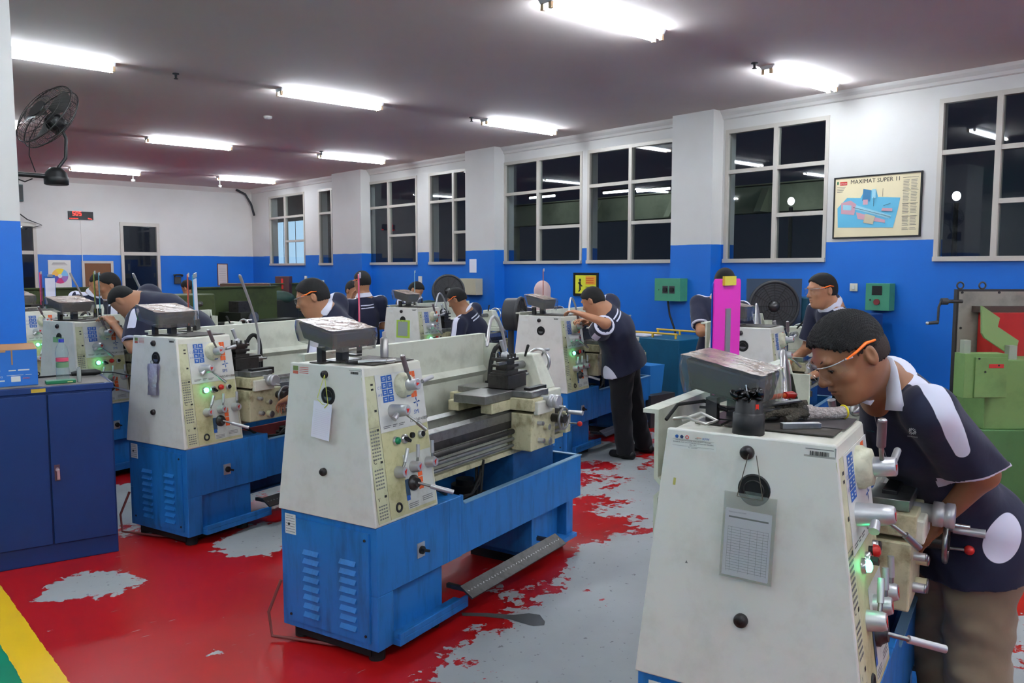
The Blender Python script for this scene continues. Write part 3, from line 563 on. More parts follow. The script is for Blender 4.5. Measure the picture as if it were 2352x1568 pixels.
# stickers on the end covers (part of each lathe)
def lathe_of(key):
    return next(o for o in bpy.data.objects if o.name.startswith('lathe') and o.parent is None and abs(o.location.x-ORG[key][0])<1e-4 and abs(o.location.y-ORG[key][1])<1e-4)
def sticker(t,y0,y1,z0,z1,draw=None,mt=WPRINT,name='sticker'):
    m=MB(); e=.0012 if draw else 0; c=[EP(y0+e,z0-e,.013),EP(y1-e,z0-e,.013),EP(y1-e,z1+e,.013),EP(y0+e,z1+e,.013)]; m.prism(c,(-1,0,0),.0008,mat('sticker_edge',(120,124,130),.5) if draw else mt)
    if draw: c=[EP(y0,z0,.0138),EP(y1,z0,.0138),EP(y1,z1,.0138),EP(y0,z1,.0138)]; m.prism(c,(-1,0,0),.0003,mt)
    R=V(0,-1,0); U=V(.046,0,1); U/=np.linalg.norm(U)
    if draw: draw(m,lambda yy,zz:EP(yy,zz,.0145),R,U)
    return m.build(name,t)
def rectE(m,E_,y0,y1,z0,z1,mt): m.prism([E_(y0,z0),E_(y1,z0),E_(y1,z1),E_(y0,z1)],(-1,0,0),.0004,mt)
def kfw(m,E_,R,U):
    y0=.482; 
    for k,c in enumerate((BPRINT,mat('navy_print',(40,50,90),.5))): 
        q=E_(y0-.014-.013*k,1.2255); m.prism([q+R*.005*math.cos(a*1.2566+1.57)+U*.005*math.sin(a*1.2566+1.57) for a in range(5)],(-1,0,0),.0004,c)
    m.ring(E_(y0-.041,1.2255),(-1,0,0),.004,.001,RED,16,4)
    rectE(m,E_,y0-.062,y0-.070,1.2235,1.2245,INK); rectE(m,E_,y0-.066,y0-.078,1.2265,1.2275,ORANGE)
    m.text('KFW',E_(y0-.081,1.2225),R,U,.0085,BPRINT)
    for i,s in enumerate(('SUSTAINABLE ECONOMIC DEVELOPMENT THROUGH','TECHNICAL AND VOCATIONAL EDUCATION AND TRAINING','(SED-TVET)')): m.text(s,E_(y0-.057,1.2155-i*.0048),R,U,.0038,INK,'CENTER')
    m.text('Thn. 2018/2019',E_(y0-.057,1.1985),R,U,.0038,INK,'CENTER')
    rectE(m,E_,y0-.003,y0-.111,1.2193,1.2197,GINK); rectE(m,E_,y0-.003,y0-.111,1.2027,1.2031,GINK)
def barcode(m,E_,R,U):
    rectE(m,E_,.152,.0885,1.2305,1.2325,GINK); y=.142
    while y>.1: wd=random.choice((.0006,.001,.0015)); rectE(m,E_,y,y-wd,1.2165,1.2265,INK); y-=wd+random.choice((.0006,.001,.0014))
def redw(m,E_,R,U):
    rectE(m,E_,.478,.447,1.212,1.231,mat('sticker_green',(110,130,70),.5)); rectE(m,E_,.478,.447,1.197,1.210,mat('sticker_red',(180,90,70),.5))
    for i in range(4): rectE(m,E_,.44,.385,1.201+i*.008,1.203+i*.008,RED)
sticker(LE,.484,.366,1.196,1.236,kfw,name='donor_sticker'); sticker(LE,.155,.085,1.212,1.236,barcode,mat('plate_grey',(160,158,150),.4),name='inventory_label')
sticker(LA,.484,.38,1.194,1.236,redw); sticker(LA,.155,.085,1.212,1.236,barcode,name='inventory_label')
sticker(LB,.484,.40,1.194,1.236,redw); sticker(LB,.27,.21,1.218,1.234,barcode,name='inventory_label'); sticker(LB,.165,.125,1.19,1.225,None,mat('sticker_dark_red',(150,24,30),.5))
m=MB(); m.prism([EP(.475,1.10,.0135),EP(.468,1.10,.0135),EP(.464,1.15,.0135),EP(.470,1.155,.0135)],(-1,0,0),.0003,mat('stain_yellow',(176,170,90),.6)); m.prism([EP(.478,1.185,.0135),EP(.473,1.178,.0135),EP(.470,1.188,.0135)],(-1,0,0),.0003,mat('stain_brown',(110,90,70),.6)); m.prism([EP(.205,1.165,.0135),EP(.202,1.165,.0135),EP(.203,1.175,.0135)],(-1,0,0),.0003,GINK); m.prism([EP(.435,.905,.0135),EP(.428,.905,.0135),EP(.432,.912,.0135)],(-1,0,0),.0003,GINK); o=m.build('paint_marks',LE); o['kind']='stuff'
for k in 'GH': sticker(lathe_of(k),.484,.40,1.196,1.232,barcode)
# ================= THINGS ON AND BY THE LATHES =================
RZ=lambda x,y,z,o='E': LP(o,x,y,z)
def item(mb,nm,label,cat,key,x,y,z,rz=0,group=None,bevel=0):
    o=mb.build(nm,loc=tuple(LP(key,x,y,z)),rz=YAW+rz,bevel=bevel); return tag(o,label,cat,group)
TOPZ=1.247
# document pouch on E
def hang(key,lab,w_,h_,ztop,yc,tilt,strc,pap,cat='document pouch',nm='document_pouch'):
    t=thing(nm,lab,cat,tuple(LP(key,-.004,yc,ztop)),YAW); R=rotm('X',tilt)
    def q(y,z,x=0): v=R@V(0,y,z); return V(-.012+z*.046+x,v[1],v[2])
    return t,q
t,q=hang('E','clear plastic pouch with a printed form hung by string on the nearest lathe end','', '',1.11,.268,.03,None,None)
def quad(m,q,y0,y1,z0,z1,x,th,mt): m.prism([q(y0,z0,x),q(y1,z0,x),q(y1,z1,x),q(y0,z1,x)],(-1,0,0),th,mt)
m=MB(); quad(m,q,.063,-.063,-.21,0,.0,.001,CLEAR); quad(m,q,.063,-.063,-.21,0,-.004,.001,CLEAR); m.build('plastic_sleeve',t)
m=MB(); quad(m,q,.058,-.052,-.205,-.045,-.001,.0008,PAPER); quad(m,q,.056,-.054,-.203,-.04,-.002,.0006,PAPER)
quad(m,q,.049,-.047,-.062,-.058,-.0028,.0001,GINK)
m.text('TEACHING FACTORY',q(.05,-.05,-.003),(0,-1,0),(.046,0,1),.0045,GINK)
for i in range(17): z=-.085-i*.0066; quad(m,q,.049,-.049,z,z+.0006,-.0028,.0001,GINK)
for y in (.049,.040,.018,-.005,-.022,-.036,-.048): quad(m,q,y,y-.0005,-.194,-.085,-.0028,.0001,GINK)
m.build('printed_form',t)
m=MB(); k=V(-.004,0,.105)
for y in (.032,-.030): m.tube([q(y*.3,.098,-.01),q(y,-.008,-.004)],.0011,mat('string_dark',(90,84,72),.8),6)
m.tube([q(.032,-.008,-.004),q(-.03,-.008,-.004)],.0011,MATS['string_dark'],6); m.build('string',t)
t,q=hang('A','white card on a yellow string hung on the middle lathe end cover','','',1.09,.272,.10,None,None,'card','hanging_card')
m=MB(); quad(m,q,.052,-.052,-.155,-.0,0,.002,PAPER); 
for i in range(14): quad(m,q,.042,-.044,-.14+i*.008,-.1395+i*.008,-.0021,.0001,mat('pale_line',(190,186,200),.7))
m.build('card',t)
m=MB(); m.tube([q(.0,.118,-.006),q(.03,.02,-.004),q(.028,.015,-.004)],.0016,YEL,6); m.tube([q(.0,.118,-.006),q(-.032,-.002,-.004),q(-.0,-.006,-.004),q(.03,.01,-.004)],.0016,YEL,6); m.tube([q(-.032,.0,-.004),q(-.014,-.02,-.004)],.002,YEL,6); m.build('string',t)
# silver bag on B
m=MB(); vs=[];
for i in range(9):
    f=i/8; hw=.048-.018*math.sin(f*3.1)*f+.004*math.sin(i*2.2)
    for j in range(7): u=j/6*2-1; vs.append((-.016-.02*(1-u*u)*math.sin(.3+f*2.6)-.004*math.sin(7*u+i),-u*hw+.012*(f-.5),-.19*f))
fs=[(i*7+j,i*7+j+1,(i+1)*7+j+1,(i+1)*7+j) for i in range(8) for j in range(6)]
SILV=mat('silver_foil',(196,190,206),.3,.5,bump=.4,bscale=30); m.add(vs,fs,SILV,True); m.add([(0.0,v[1],v[2]) for v in vs],[f[::-1] for f in fs],SILV,True)
m.ring((-.014,0,.008),(1,0,.2),.012,.0015,STEEL); item(m,'foil_bag','crumpled silver foil bag hung on the lathe beside the blue cabinet','bag','B',-.002,.27,1.085)
# framed green-bordered picture on H, white sheet on C
def sheetE(key,lab,cat,y0,y1,z0,z1,draw,nm):
    m=MB(); c=[EP(y0,z0,.014),EP(y1,z0,.014),EP(y1,z1,.014),EP(y0,z1,.014)]; m.prism(c,(-1,0,0),.0015,WPRINT); draw(m,lambda y,z:EP(y,z,.016))
    return item(m,nm,lab,cat,key,0,0,0)
LIME=mat('lime_print',(170,205,70),.5)
sheetE('H','white sheet with a lime green frame taped on a mid-distance lathe','sheet',.37,.15,.86,1.13,lambda m,E_:(rectE(m,E_,.35,.17,.93,1.115,LIME),rectE(m,lambda y,z:EP(y,z,.0166),.33,.20,.95,1.10,mat('screen_grey',(150,160,155),.4))),'taped_sheet')
sheetE('C','white sheet with green corners behind the clear bottle','sheet',.36,.19,.84,1.13,lambda m,E_:(rectE(m,E_,.35,.20,1.08,1.12,mat('pale_green',(120,170,120),.5)),),'taped_sheet')
# clipboards
def clipboard(key,x,y,rz,c,label,lean=0,w_=.22,h_=.33,slot=False,z=1.285,paper=True):
    col=mat('board_%d_%d_%d'%c,c,.35); t=thing('clipboard',label,'clipboard',tuple(LP(key,x,y,z)),YAW+rz); R=rotm('Y',lean)
    m=MB(); pts=[]
    for (cx_,cz_,a0) in ((w_/2-.012,h_-.012,0),(-w_/2+.012,h_-.012,90),(-w_/2+.012,.012,180),(w_/2-.012,.012,270)):
        for k in range(4): a=math.radians(a0+k*30); pts.append(R@V(cx_+.012*math.cos(a),0,cz_+.012*math.sin(a)))
    m.prism(pts,(0,-1,0),.004,col); m.build('board',t)
    m=MB(); m.prism([R@V(*p) for p in ((-.04,-.004,h_-.02),(.04,-.004,h_-.02),(.04,-.004,h_+.008),(-.04,-.004,h_+.008))],(0,-1,0),.008,mat('clip_yellow',(214,200,60),.4) if slot else ALU); m.build('clip',t)
    if slot: m=MB(); m.prism([R@V(*p) for p in ((-.017,-.004,0),(.015,-.004,0),(.015,-.004,h_*.74),(-.017,-.004,h_*.74))],(0,-1,0),.004,mat('ruler_grey',(140,140,140),.4,.3)); m.build('steel_rule',t)
    elif paper: m=MB(); m.prism([R@V(*p) for p in ((-w_/2+.012,-.004,.01),(w_/2-.012,-.004,.01),(w_/2-.012,-.004,h_-.03),(-w_/2+.012,-.004,h_-.03))],(0,-1,0),.002,PAPER); m.build('paper',t)
    # foot bracket holding it on the headstock
    m=MB(); m.box(-.06,.06,-.012,.012,1.25-z,.035,STEELD); m.build('bracket',t)
clipboard('E',.50,.50,-.12,(226,52,178),'tall pink clipboard with a steel rule down the middle',0,.185,.345,True,z=1.275)
clipboard('E',.54,.52,-.12,(30,84,190),'blue clipboard standing just behind the pink one',0,.18,.335,z=1.275,paper=False)
clipboard('B',.42,.50,.90,(206,84,46),'orange clipboard edge on beside white papers, behind a silver bag lathe',.0,.2,.33,paper=False)
clipboard('B',.455,.47,.72,(60,150,190),'teal clipboard with white papers on the lathe with a silver bag',-.1,.12,.33)
clipboard('C',.43,.46,.98,(150,160,40),'yellow green clipboard seen edge on, left of two caps',0,.2,.34,paper=False)
clipboard('C',.475,.47,1.0,(70,150,160),'teal clipboard seen edge on beside a yellow green one',0,.2,.33,paper=False)
clipboard('D',.47,.47,.98,(226,60,110),'pink clipboard at the far left beside white papers',.0,.2,.33,paper=False)
clipboard('D',.55,.45,.55,(50,110,190),'white papers on a blue clipboard at the far left',.0,.2,.30)
clipboard('A',.46,.50,.72,(236,90,120),'pink clipboard seen edge on behind the middle lathe readout',0,.2,.34,paper=False)
clipboard('H',.50,.50,.66,(150,190,190),'pale clipboard seen edge on behind a bent boy',0,.2,.34,paper=False)
clipboard('G',.45,.50,.50,(190,90,60),'brown red clipboard seen edge on in front of a headscarf',0,.2,.36,paper=False)
for key,x,y in (('F',.30,.5),('H',.33,.42)):
    m=MB(); m.prism([(0,0,0),(.025,0,0),(-.09,0,.16),(-.115,0,.16)],(0,-1,0),.015,WPRINT); item(m,'paper_roll','white folded paper leaning on the lathe '+('behind the pink clipboard' if key=='F' else 'with a green framed sheet'),'paper',key,x+.1,y,TOPZ)
# on A
m=MB(); m.lathe((0,0,0),(0,0,1),[(0,.0185),(.085,.0185),(.09,.012),(.092,.009),(.115,.009),(.117,.006)],mat('brushed_tin',(176,172,168),.35,.7),24); item(m,'metal_bottle','small silver metal bottle standing on the middle lathe headstock','bottle','A',.375,.27,TOPZ)
m=MB(); m.cyl((-.07,0,.008),(.05,0,.010),.007,CHROME,.008,n=12); m.cyl((.05,0,.010),(.085,.004,.010),.010,CHROME,n=12); item(m,'chuck_key','chrome socket bar at the front of the middle lathe top','tool','A',.16,.14,TOPZ,-.75)
m=MB(); m.cyl((-.09,0,.006),(.09,0,.008),.006,WPRINT,.004,n=10); item(m,'scriber','white handled thin tool beside the chrome socket bar','tool','A',.20,.17,TOPZ,-.7)
m=MB(); m.obox((0,0,.006),(.09,.03,.012),np.eye(3),BLACK); item(m,'tool_pouch','small black pouch under the middle lathe readout','pouch','A',.12,.21,TOPZ,-.4,bevel=.003)
# on E
t=thing('plastic_canister','black plastic canister with a red square, topped by a crumpled black bag','canister',tuple(LP('E',.062,.30,1.241)),YAW)
m=MB(); m.lathe((0,0,0),(0,0,1),[(0,.037),(.002,.039),(.052,.0385),(.054,.035),(.056,.034),(.088,.031),(.090,.028),(.0905,.001)],mat('canister_black',(27,25,27),.5),36); m.build('body',t)
m=MB(); a=V(-.0315,-.008,.072); m.obox(V(-.6,-.78,0)*.0328+V(0,0,.072),(.001,.0095,.014),rotm('Z',.92),mat('red_square',(226,52,30),.5)); m.build('red_label',t)
m=MB(); 
for i in range(26):
    a=i*2.4; r=.012+.02*((i*37)%10)/10; R=rotm('Z',a)@rotm('X',i*1.3); m.ell((r*math.cos(a),r*math.sin(a),.098+.010*math.sin(i*1.7)),(.014,.009,.004),mat('black_bag_shiny',(12,12,14),.2),8,6,R)
for (x,y,z) in ((.034,.02,.09),(.03,.03,.08),(-.02,.03,.098),(-.005,-.028,.104)): m.ell((x,y,z),(.012,.01,.016),MATS['black_bag_shiny'],8,6,rotm('X',x*40))
m.cyl((-.0,.005,.1),(.002,.01,.122),.0018,CHROME,n=8); m.build('bag',t)
m=MB(); 
for i in range(3): m.ring((0,0,.012+.009*i),(0,0,1),.026,.0075,mat('tape_green',(90,140,120),.4) if i==1 else BLACK,28,8)
m.cyl((0,0,.004),(0,0,.03),.02,STEELD); item(m,'tape_roll','black and green roll of tape behind the black canister','tape','E',.235,.30,TOPZ)
m=MB(); m.box(-.05,.05,-.0095,.0095,0,.014,STEEL); item(m,'steel_bar','short square steel bar lying in front of the work gloves','bar','E',.175,.20,TOPZ,-.95,bevel=.001)
m=MB(); m.box(-.075,.095,-.09,.06,0,.0012,mat('mat_grey',(70,66,68),.6)); item(m,'rubber_mat','thin dark grey mat on the nearest lathe headstock top','mat','E',.29,.19,TOPZ)
def glove(key,x,y,z,rz,label,cuff,s=1):
    t=thing('work_glove',label,'glove',tuple(LP(key,x,y,z)),YAW+rz); G=mat('glove_grey_knit',(70,64,54),.9,dirt=.7,dirtc=(40,36,32),scale=30,bump=.8,bscale=120); C_=mat('glove_white_knit',(180,170,164),.9,dirt=.3,dirtc=(150,120,110),scale=20,bump=.8,bscale=120)
    m=MB(); m.ell((0,0,.016),(.045*s,.034*s,.014),G)
    for k in range(4): a=(-.35+.22*k); m.tube([(-.03*s,(-.022+.014*k)*s,.018),(-.065*s,(-.03+.02*k)*s,.022),(-.095*s,(-.035+.022*k)*s,.010)],[.010,.0095,.008],G,8)
    m.tube([(-.0,-.025*s,.018),(-.02,-.055*s,.014),(-.045,-.062*s,.010)],[.012,.011,.009],G,8); m.build('palm',t)
    if not cuff: m=MB(); m.tube([(.03,0,.018),(.06,.004,.016),(.075,.006,.016)],[.022,.019,.020],G,14); m.build('cuff',t); return
    m=MB(); m.tube([(.03,0,.018),(.07,.004,.015),(.115,.012,.014),(.14,.018,.016)],[.021,.016,.0155,.017],C_,14); m.build('cuff',t)
    m=MB(); m.ring((.141,.0185,.0165),(1,.3,.1),.0165,.003,mat('glove_hem_yellow',(220,200,40),.8)); m.build('hem',t)
glove('E',.275,.24,TOPZ+.004,-1.0,'grey and white work glove with a yellow hem by the students chin',1)
glove('E',.30,.29,TOPZ+.014,-1.25,'dark grey work glove lying on top of another glove',0,.9)
m=MB(); m.tube([(-.07,0,.012),(-.02,0,.014),(.0,0,.014)],[.007,.0075,.006],ORANGE,12); m.tube([(0,0,.014),(.03,0,.012),(.05,.004,.012)],[.010,.012,.004],RED,12); item(m,'orange_handled_brush','orange handled brush behind the work gloves','brush','E',.42,.30,TOPZ+.03,-.5)
m=MB(); m.prism([(-.1,-.012,.006),(.1,-.012,.03),(.1,.012,.03),(-.1,.012,.006)],(0,0,1),.004,STEELD); item(m,'steel_rule','dark flat steel file under the grey glove','file','E',.24,.31,TOPZ+.02,-.9)
m=MB(); m.tube([(-.06,0,.01),(-.01,.01,.03),(.03,.0,.012),(.0,-.02,.006),(-.05,-.01,.02),(-.08,.02,.01)],.0045,mat('steel_conduit',(170,166,160),.35,.7),8); m.tube([(-.10,.03,.005),(-.07,.07,.04),(.0,.08,.05),(.06,.06,.03)],.005,RUBBER,8); item(m,'flexible_conduit','loop of grey armoured cable under the nearest readout','cable','E',.09,.42,TOPZ,-1.2)
# ================= LEFT CABINET AND THINGS ON IT =================
CA=-.13; t=thing('steel_cabinet','low dark blue steel cabinet with two doors at the left edge','cabinet',(1.41,5.06,0),CA)
m=MB(); m.box(-.68,0,0,.46,0,1.0,CABB); m.box(-.69,.008,-.01,.47,.965,1.0,CABB); c=m.build('body',t,bevel=.004)
for (a,b) in ((-.675,-.335),(-.327,-.008)):
    m=MB(); m.box(a,b,-.018,0,.11,.955,CABB); d=m.build('door',t,bevel=.003)
m=MB(); m.box(-.312,-.285,-.024,-.018,.47,.56,mat('handle_plate',(90,60,70),.4)); m.cyl((-.298,-.024,.535),(-.298,-.04,.535),.010,CHROME); m.box(-.302,-.288,-.046,-.036,.48,.535,CHROME); m.build('handle',d)
m=MB(); m.box(-.405,-.335,-.0115,-.01,.972,.992,mat('tape_yellow',(196,160,50),.5)); m.build('yellow_tag',t)
m=MB(); m.box(-.67,-.01,.01,.45,1.0,1.002,mat('dusty_top',(110,104,98),.7,dirt=.6,dirtc=(70,64,60))); m.build('top_sheet',t)
def onc(mb,nm,lab,cat,x,y,rz=0,z=1.003,**k):
    c,s=math.cos(CA),math.sin(CA); o=mb.build(nm,loc=(1.41+x*c-y*s,5.06+x*s+y*c,z),rz=CA+rz,**k); return tag(o,lab,cat) if lab else o
c_,s_=math.cos(CA),math.sin(CA)
t=thing('cardboard_box','blue printed cardboard box with brown taped flaps on the left cabinet','box',(1.065,5.20,1.003),CA+.05)
CB=mat('carton_blue',(36,106,188),.55); KR=mat('kraft_brown',(170,124,84),.7)
m=MB(); m.box(-.22,0,0,.24,0,.20,CB); m.build('carton',t,bevel=.002)
m=MB(); m.prism([(-.22,.0,.20),(0,0,.20),(0.0,.12,.222),(-.22,.12,.222)],(0,0,1),.003,KR); m.prism([(-.22,.24,.20),(0,.24,.20),(0,.125,.224),(-.22,.125,.224)],(0,0,1),.003,KR); m.box(-.125,-.118,-.0012,0,.12,.2,KR); m.box(-.22,-.15,-.001,0,.19,.2,KR); m.build('flaps',t)
m=MB(); 
for (x,z,w_,h_) in ((-.14,.085,.035,.006),(-.095,.085,.055,.007),(-.21,.085,.03,.008),(-.15,.06,.08,.002),(-.21,.03,.05,.007),(-.06,.06,.03,.002)): m.box(x,x+w_,-.001,0,z,z+h_,WPRINT)
m.box(-.13,-.085,-.001,0,.025,.055,WPRINT); m.text('AWAS',(-.075,-.0012,.038),(1,0,0),(0,0,1),.012,ORANGE); m.text('ISI 12',(-.20,-.0012,.05),(1,0,0),(0,0,1),.014,WPRINT); m.build('printing',t)
t=thing('plastic_bottle','clear plastic bottle with pink label and blue cap on the left cabinet','bottle',tuple(V(1.41,5.06,1.02)+V(-.235*c_-.12*s_,-.235*s_+.12*c_,0)),0)
m=MB(); m.lathe((0,0,0),(0,0,1),[(0,.03),(.004,.034),(.06,.034),(.07,.031),(.13,.031),(.15,.034),(.185,.028),(.205,.016),(.215,.013)],glassm('bottle_clear',(.9,.95,.94),.05,1.5,.12,(200,215,215)),24); m.build('bottle_body',t)
m=MB(); m.cyl((0,0,.213),(0,0,.232),.0145,mat('cap_blue',(50,60,160),.4)); m.build('cap',t)
m=MB(); m.cyl((0,0,.105),(0,0,.125),.0325,mat('label_pink',(220,80,110),.5),cap=False); m.cyl((0,0,.07),(0,0,.1),.0325,mat('label_leaf',(110,150,110),.5),cap=False); m.build('label',t)
m=MB(); m.box(-.085,.065,-.035,.035,0,.018,mat('green_pad',(24,110,70),.5)); m.box(.02,.05,-.036,.036,.004,.012,mat('pad_mark',(190,190,120),.5)); onc(m,'sponge_pad','flat green box under the clear bottle on the cabinet','box',-.24,.10,bevel=.003)
m=MB(); m.lathe((0,0,0),(0,0,1),[(0,.012),(.075,.011),(.078,.007),(.085,.007)],mat('grey_vial',(130,134,130),.4),14); onc(m,'small_vial','thin grey vial right of the clear bottle','vial',-.155,.10)
m=MB(); m.tube([(-.1,0,.02),(-.05,0,.025),(.03,0,.022),(.06,0,.02)],[.012,.02,.02,.01],BLACK,12); m.tube([(.06,0,.02),(.12,-.05,.02),(.2,-.16,.005)],.004,RUBBER,8); onc(m,'power_tool','black hand tool with a cable behind the grey vial on the cabinet','tool',-.07,.34)
m=MB(); m.tube([(-.3,0,.005),(-.1,0,.005),(0.05,.0,.006)],.005,RUBBER,8); onc(m,'black_cable','thin black cable along the back of the cabinet top','cable',-.2,.42)
# ================= WALL FAN =================
t=thing('wall_fan','black wall fan tilted upward on a bracket arm, upper left','fan',(1.10,5.72,2.215))
m=MB(); m.cyl((0,0,0),(.19,.02,0),.014,BLACK); m.box(0,.012,-.05,.06,-.08,.08,BLACK); m.build('bracket_arm',t)
m=MB(); m.lathe((.23,.02,-.05),(0,0,1),[(0,.06),(.004,.068),(.045,.07),(.05,.066),(.075,.06),(.105,.035),(.108,.001)],BLACK,28); m.build('base',t)
m=MB(); m.tube([(.24,.02,.05),(.29,.03,.12),(.30,.04,.24),(.27,.05,.33)],.010,BLACK,10); m.build('neck',t)
fc=V(.215,.06,.36); fa=V(-.80,-.30,.52); fa/=np.linalg.norm(fa); up=np.cross(fa,V(0,1,0)); up/=np.linalg.norm(up); sd=np.cross(fa,up)
m=MB(); m.lathe(fc-fa*.10,fa,[(0,.03),(.01,.055),(.09,.058),(.10,.045)],BLACK,24); m.build('motor',t)
WIRE=mat('fan_wire',(52,50,48),.4,.4); m=MB()
for (d,r) in ((-.05,.12),(-.045,.17),(-.015,.215),(.04,.215),(.07,.17),(.085,.10)): m.ring(fc+fa*d,fa,r,.0022 if r<.2 else .004,WIRE,40,6)
for i in range(40):
    a=2*math.pi*i/40; e=up*math.cos(a)+sd*math.sin(a)
    m.tube([fc-fa*.055+e*.06,fc-fa*.045+e*.17,fc-fa*.015+e*.215,fc+fa*.04+e*.215,fc+fa*.07+e*.17,fc+fa*.088+e*.06],.0013,WIRE,4)
m.lathe(fc+fa*.085,fa,[(0,.06),(.006,.058)],BLACK,20); m.build('cage',t)
m=MB()
for k in range(3):
    vs=[]
    for i in range(7):
        a=k*2.094+i*.16
        for r,tw in ((.04,.018),(.12,.022),(.19,.012)): e=up*math.cos(a)+sd*math.sin(a); vs.append(fc+e*r+fa*(.02+tw*(i/3-1)))
    m.add(vs,[(i*3+j,i*3+j+1,(i+1)*3+j+1,(i+1)*3+j) for i in range(6) for j in range(2)],mat('fan_blade_grey',(60,58,56),.4),True)
m.build('blades',t)
m=MB(); m.tube([(.0,.03,-.02),(.06,.03,-.04),(.10,.02,-.02)],.004,RUBBER,6); m.tube([(.12,.03,.02),(.09,.03,.12),(.10,.04,.22),(.14,.05,.3)],.003,RUBBER,6); m.build('cord',t)
# ================= WALLS: BACK WALL THINGS =================
def onback(x0,x1,z0,z1,draw,nm,lab,cat,d=.02,fr=None,fw=.02,bg=WPRINT):
    t=thing(nm,lab,cat,((x0+x1)/2,YB,(z0+z1)/2)); w_,h_=(x1-x0)/2,(z1-z0)/2
    m=MB(); m.box(-w_,w_,-d,0,-h_,h_,bg); 
    if draw: draw(m,w_,h_,-d-.001)
    m.build('face',t)
    if fr:
        m=MB(); 
        for a in ((-w_-fw,w_+fw,h_,h_+fw),(-w_-fw,w_+fw,-h_-fw,-h_),(-w_-fw,-w_,-h_,h_),(w_,w_+fw,-h_,h_)): m.box(a[0],a[1],-d-.008,0,a[2],a[3],fr)
        m.build('frame',t)
    return t
LED=mat('led_red',(255,30,20),.4,emit=4)
def clock(m,w_,h_,y):
    seg={'5':'afgcd','0':'abcdef','8':'abcdefg','1':'bc'}
    def digit(ch,x,z,s):
        S_={'a':(0,2,1,0),'g':(0,1,1,0),'d':(0,0,1,0),'f':(0,1,0,1),'b':(1,1,0,1),'e':(0,0,0,1),'c':(1,0,0,1)}
        for q in seg[ch]:
            a,b,h,v=S_[q]; 
            if h: m.box(x,x+s,y-.002,y,z+b*s-.004,z+b*s+.004,LED)
            else: m.box(x+a*s-.004,x+a*s+.004,y-.002,y,z+b*s,z+(b+1)*s,LED)
    digit('5',-.15,-.0,.036); digit('0',-.09,-.0,.036); digit('5',-.03,-.0,.036)
    for i in range(6): m.box(-.21+i*.028,-.195+i*.028,y-.002,y,-.07,-.06,LED)
    for i in range(3): m.box(.13+i*.025,.15+i*.025,y-.002,y,-.06-i*.006,-.05-i*.006,LED)
onback(4.44,4.90,2.64,2.80,clock,'led_clock','red digit LED clock glowing on the far white wall','clock',.04,bg=BLACK)
def pie(m,w_,h_,y):
    cs=[(120,180,220),(236,210,60),(240,190,90),(90,80,170),(200,60,120),(150,110,180)]
    for k,c in enumerate(cs):
        a0=k*math.pi/3; pts=[(0,y,-.02)]+[(.15*math.cos(a0+j*math.pi/12),y,-.02+.15*math.sin(a0+j*math.pi/12)) for j in range(5)]; m.prism(pts,(0,-1,0),.001,mat('pie%d'%k,c,.6))
    m.prism([(.04*math.cos(j*.52),y-.001,-.02+.04*math.sin(j*.52)) for j in range(12)],(0,-1,0),.001,WPRINT)
    for i in range(3): m.box(-.14+i*.01,.14-i*.02,y-.001,y,.20+i*.02,.208+i*.02,GINK)
onback(4.04,4.45,1.23,1.82,pie,'chart_poster','white poster with a coloured wheel chart on the far blue wall','poster',.01)
onback(4.70,5.20,1.0,1.76,None,'cork_board','brown board in a pale frame beside the far glass door','board',.02,FRAME,.05,mat('cork',(116,78,52),.8))
onback(7.46,7.67,1.29,1.75,lambda m,w_,h_,y:[m.box(-w_+.03,w_-.03,y-.001,y,-h_+.05+i*.05,-h_+.054+i*.05,GINK) for i in range(7)],'notice_frame','narrow notice in a brown frame on the far blue wall','notice',.01,mat('frame_brown',(110,66,52),.5),.015,mat('notice_pale',(200,190,184),.6))
t=thing('wall_telephone','small dark telephone on the far wall beside the glass door','telephone',(6.55,YB,1.42)); m=MB(); m.box(-.07,.07,-.05,0,-.1,.06,DGREY); m.build('body',t,bevel=.01); m=MB(); m.tube([(-.09,-.06,.08),(-.05,-.08,.1),(.05,-.08,.1),(.09,-.06,.08)],[.03,.02,.02,.03],BLACK,10); m.build('handset',t)
m=MB(); m.box(-.006,.006,-.012,0,-.44,.44,WHITE); tag(m.build('conduit',loc=(4.67,YB,2.22)),'thin white conduit running down from the LED clock','conduit')
m=MB(); m.box(-.03,.05,-.12,0,-.16,.16,mat('speaker_dark',(24,52,54),.5)); m.box(-.02,.04,-.125,-.12,-.13,.13,BLACK); tag(m.build('wall_speaker',loc=(3.60,YB,3.1)),'dark wall speaker just right of the pillar near the ceiling','speaker')
m=MB(); m.tube([(7.9,YB-.1,CEIL-.03),(8.1,YB-.12,CEIL-.12),(8.2,YB-.2,CEIL-.35),(8.22,YB-.3,CEIL-.6)],.025,mat('duct_black',(40,42,48),.5),8); tag(m.build('black_conduit'),'thick black cable bending down at the back right corner of the ceiling','cable')
for k,x in enumerate((5.25,6.95)):
    m=MB(); m.lathe((0,0,0),(0,0,-1),[(0,.012),(.09,.012),(.1,.04),(.14,.035),(.141,.001)],WHITE,14); tag(m.build('ceiling_sensor',loc=(x,16.9,CEIL)),['small white fitting hanging under the far left light','small white fitting hanging under the far right light'][k],'sensor')
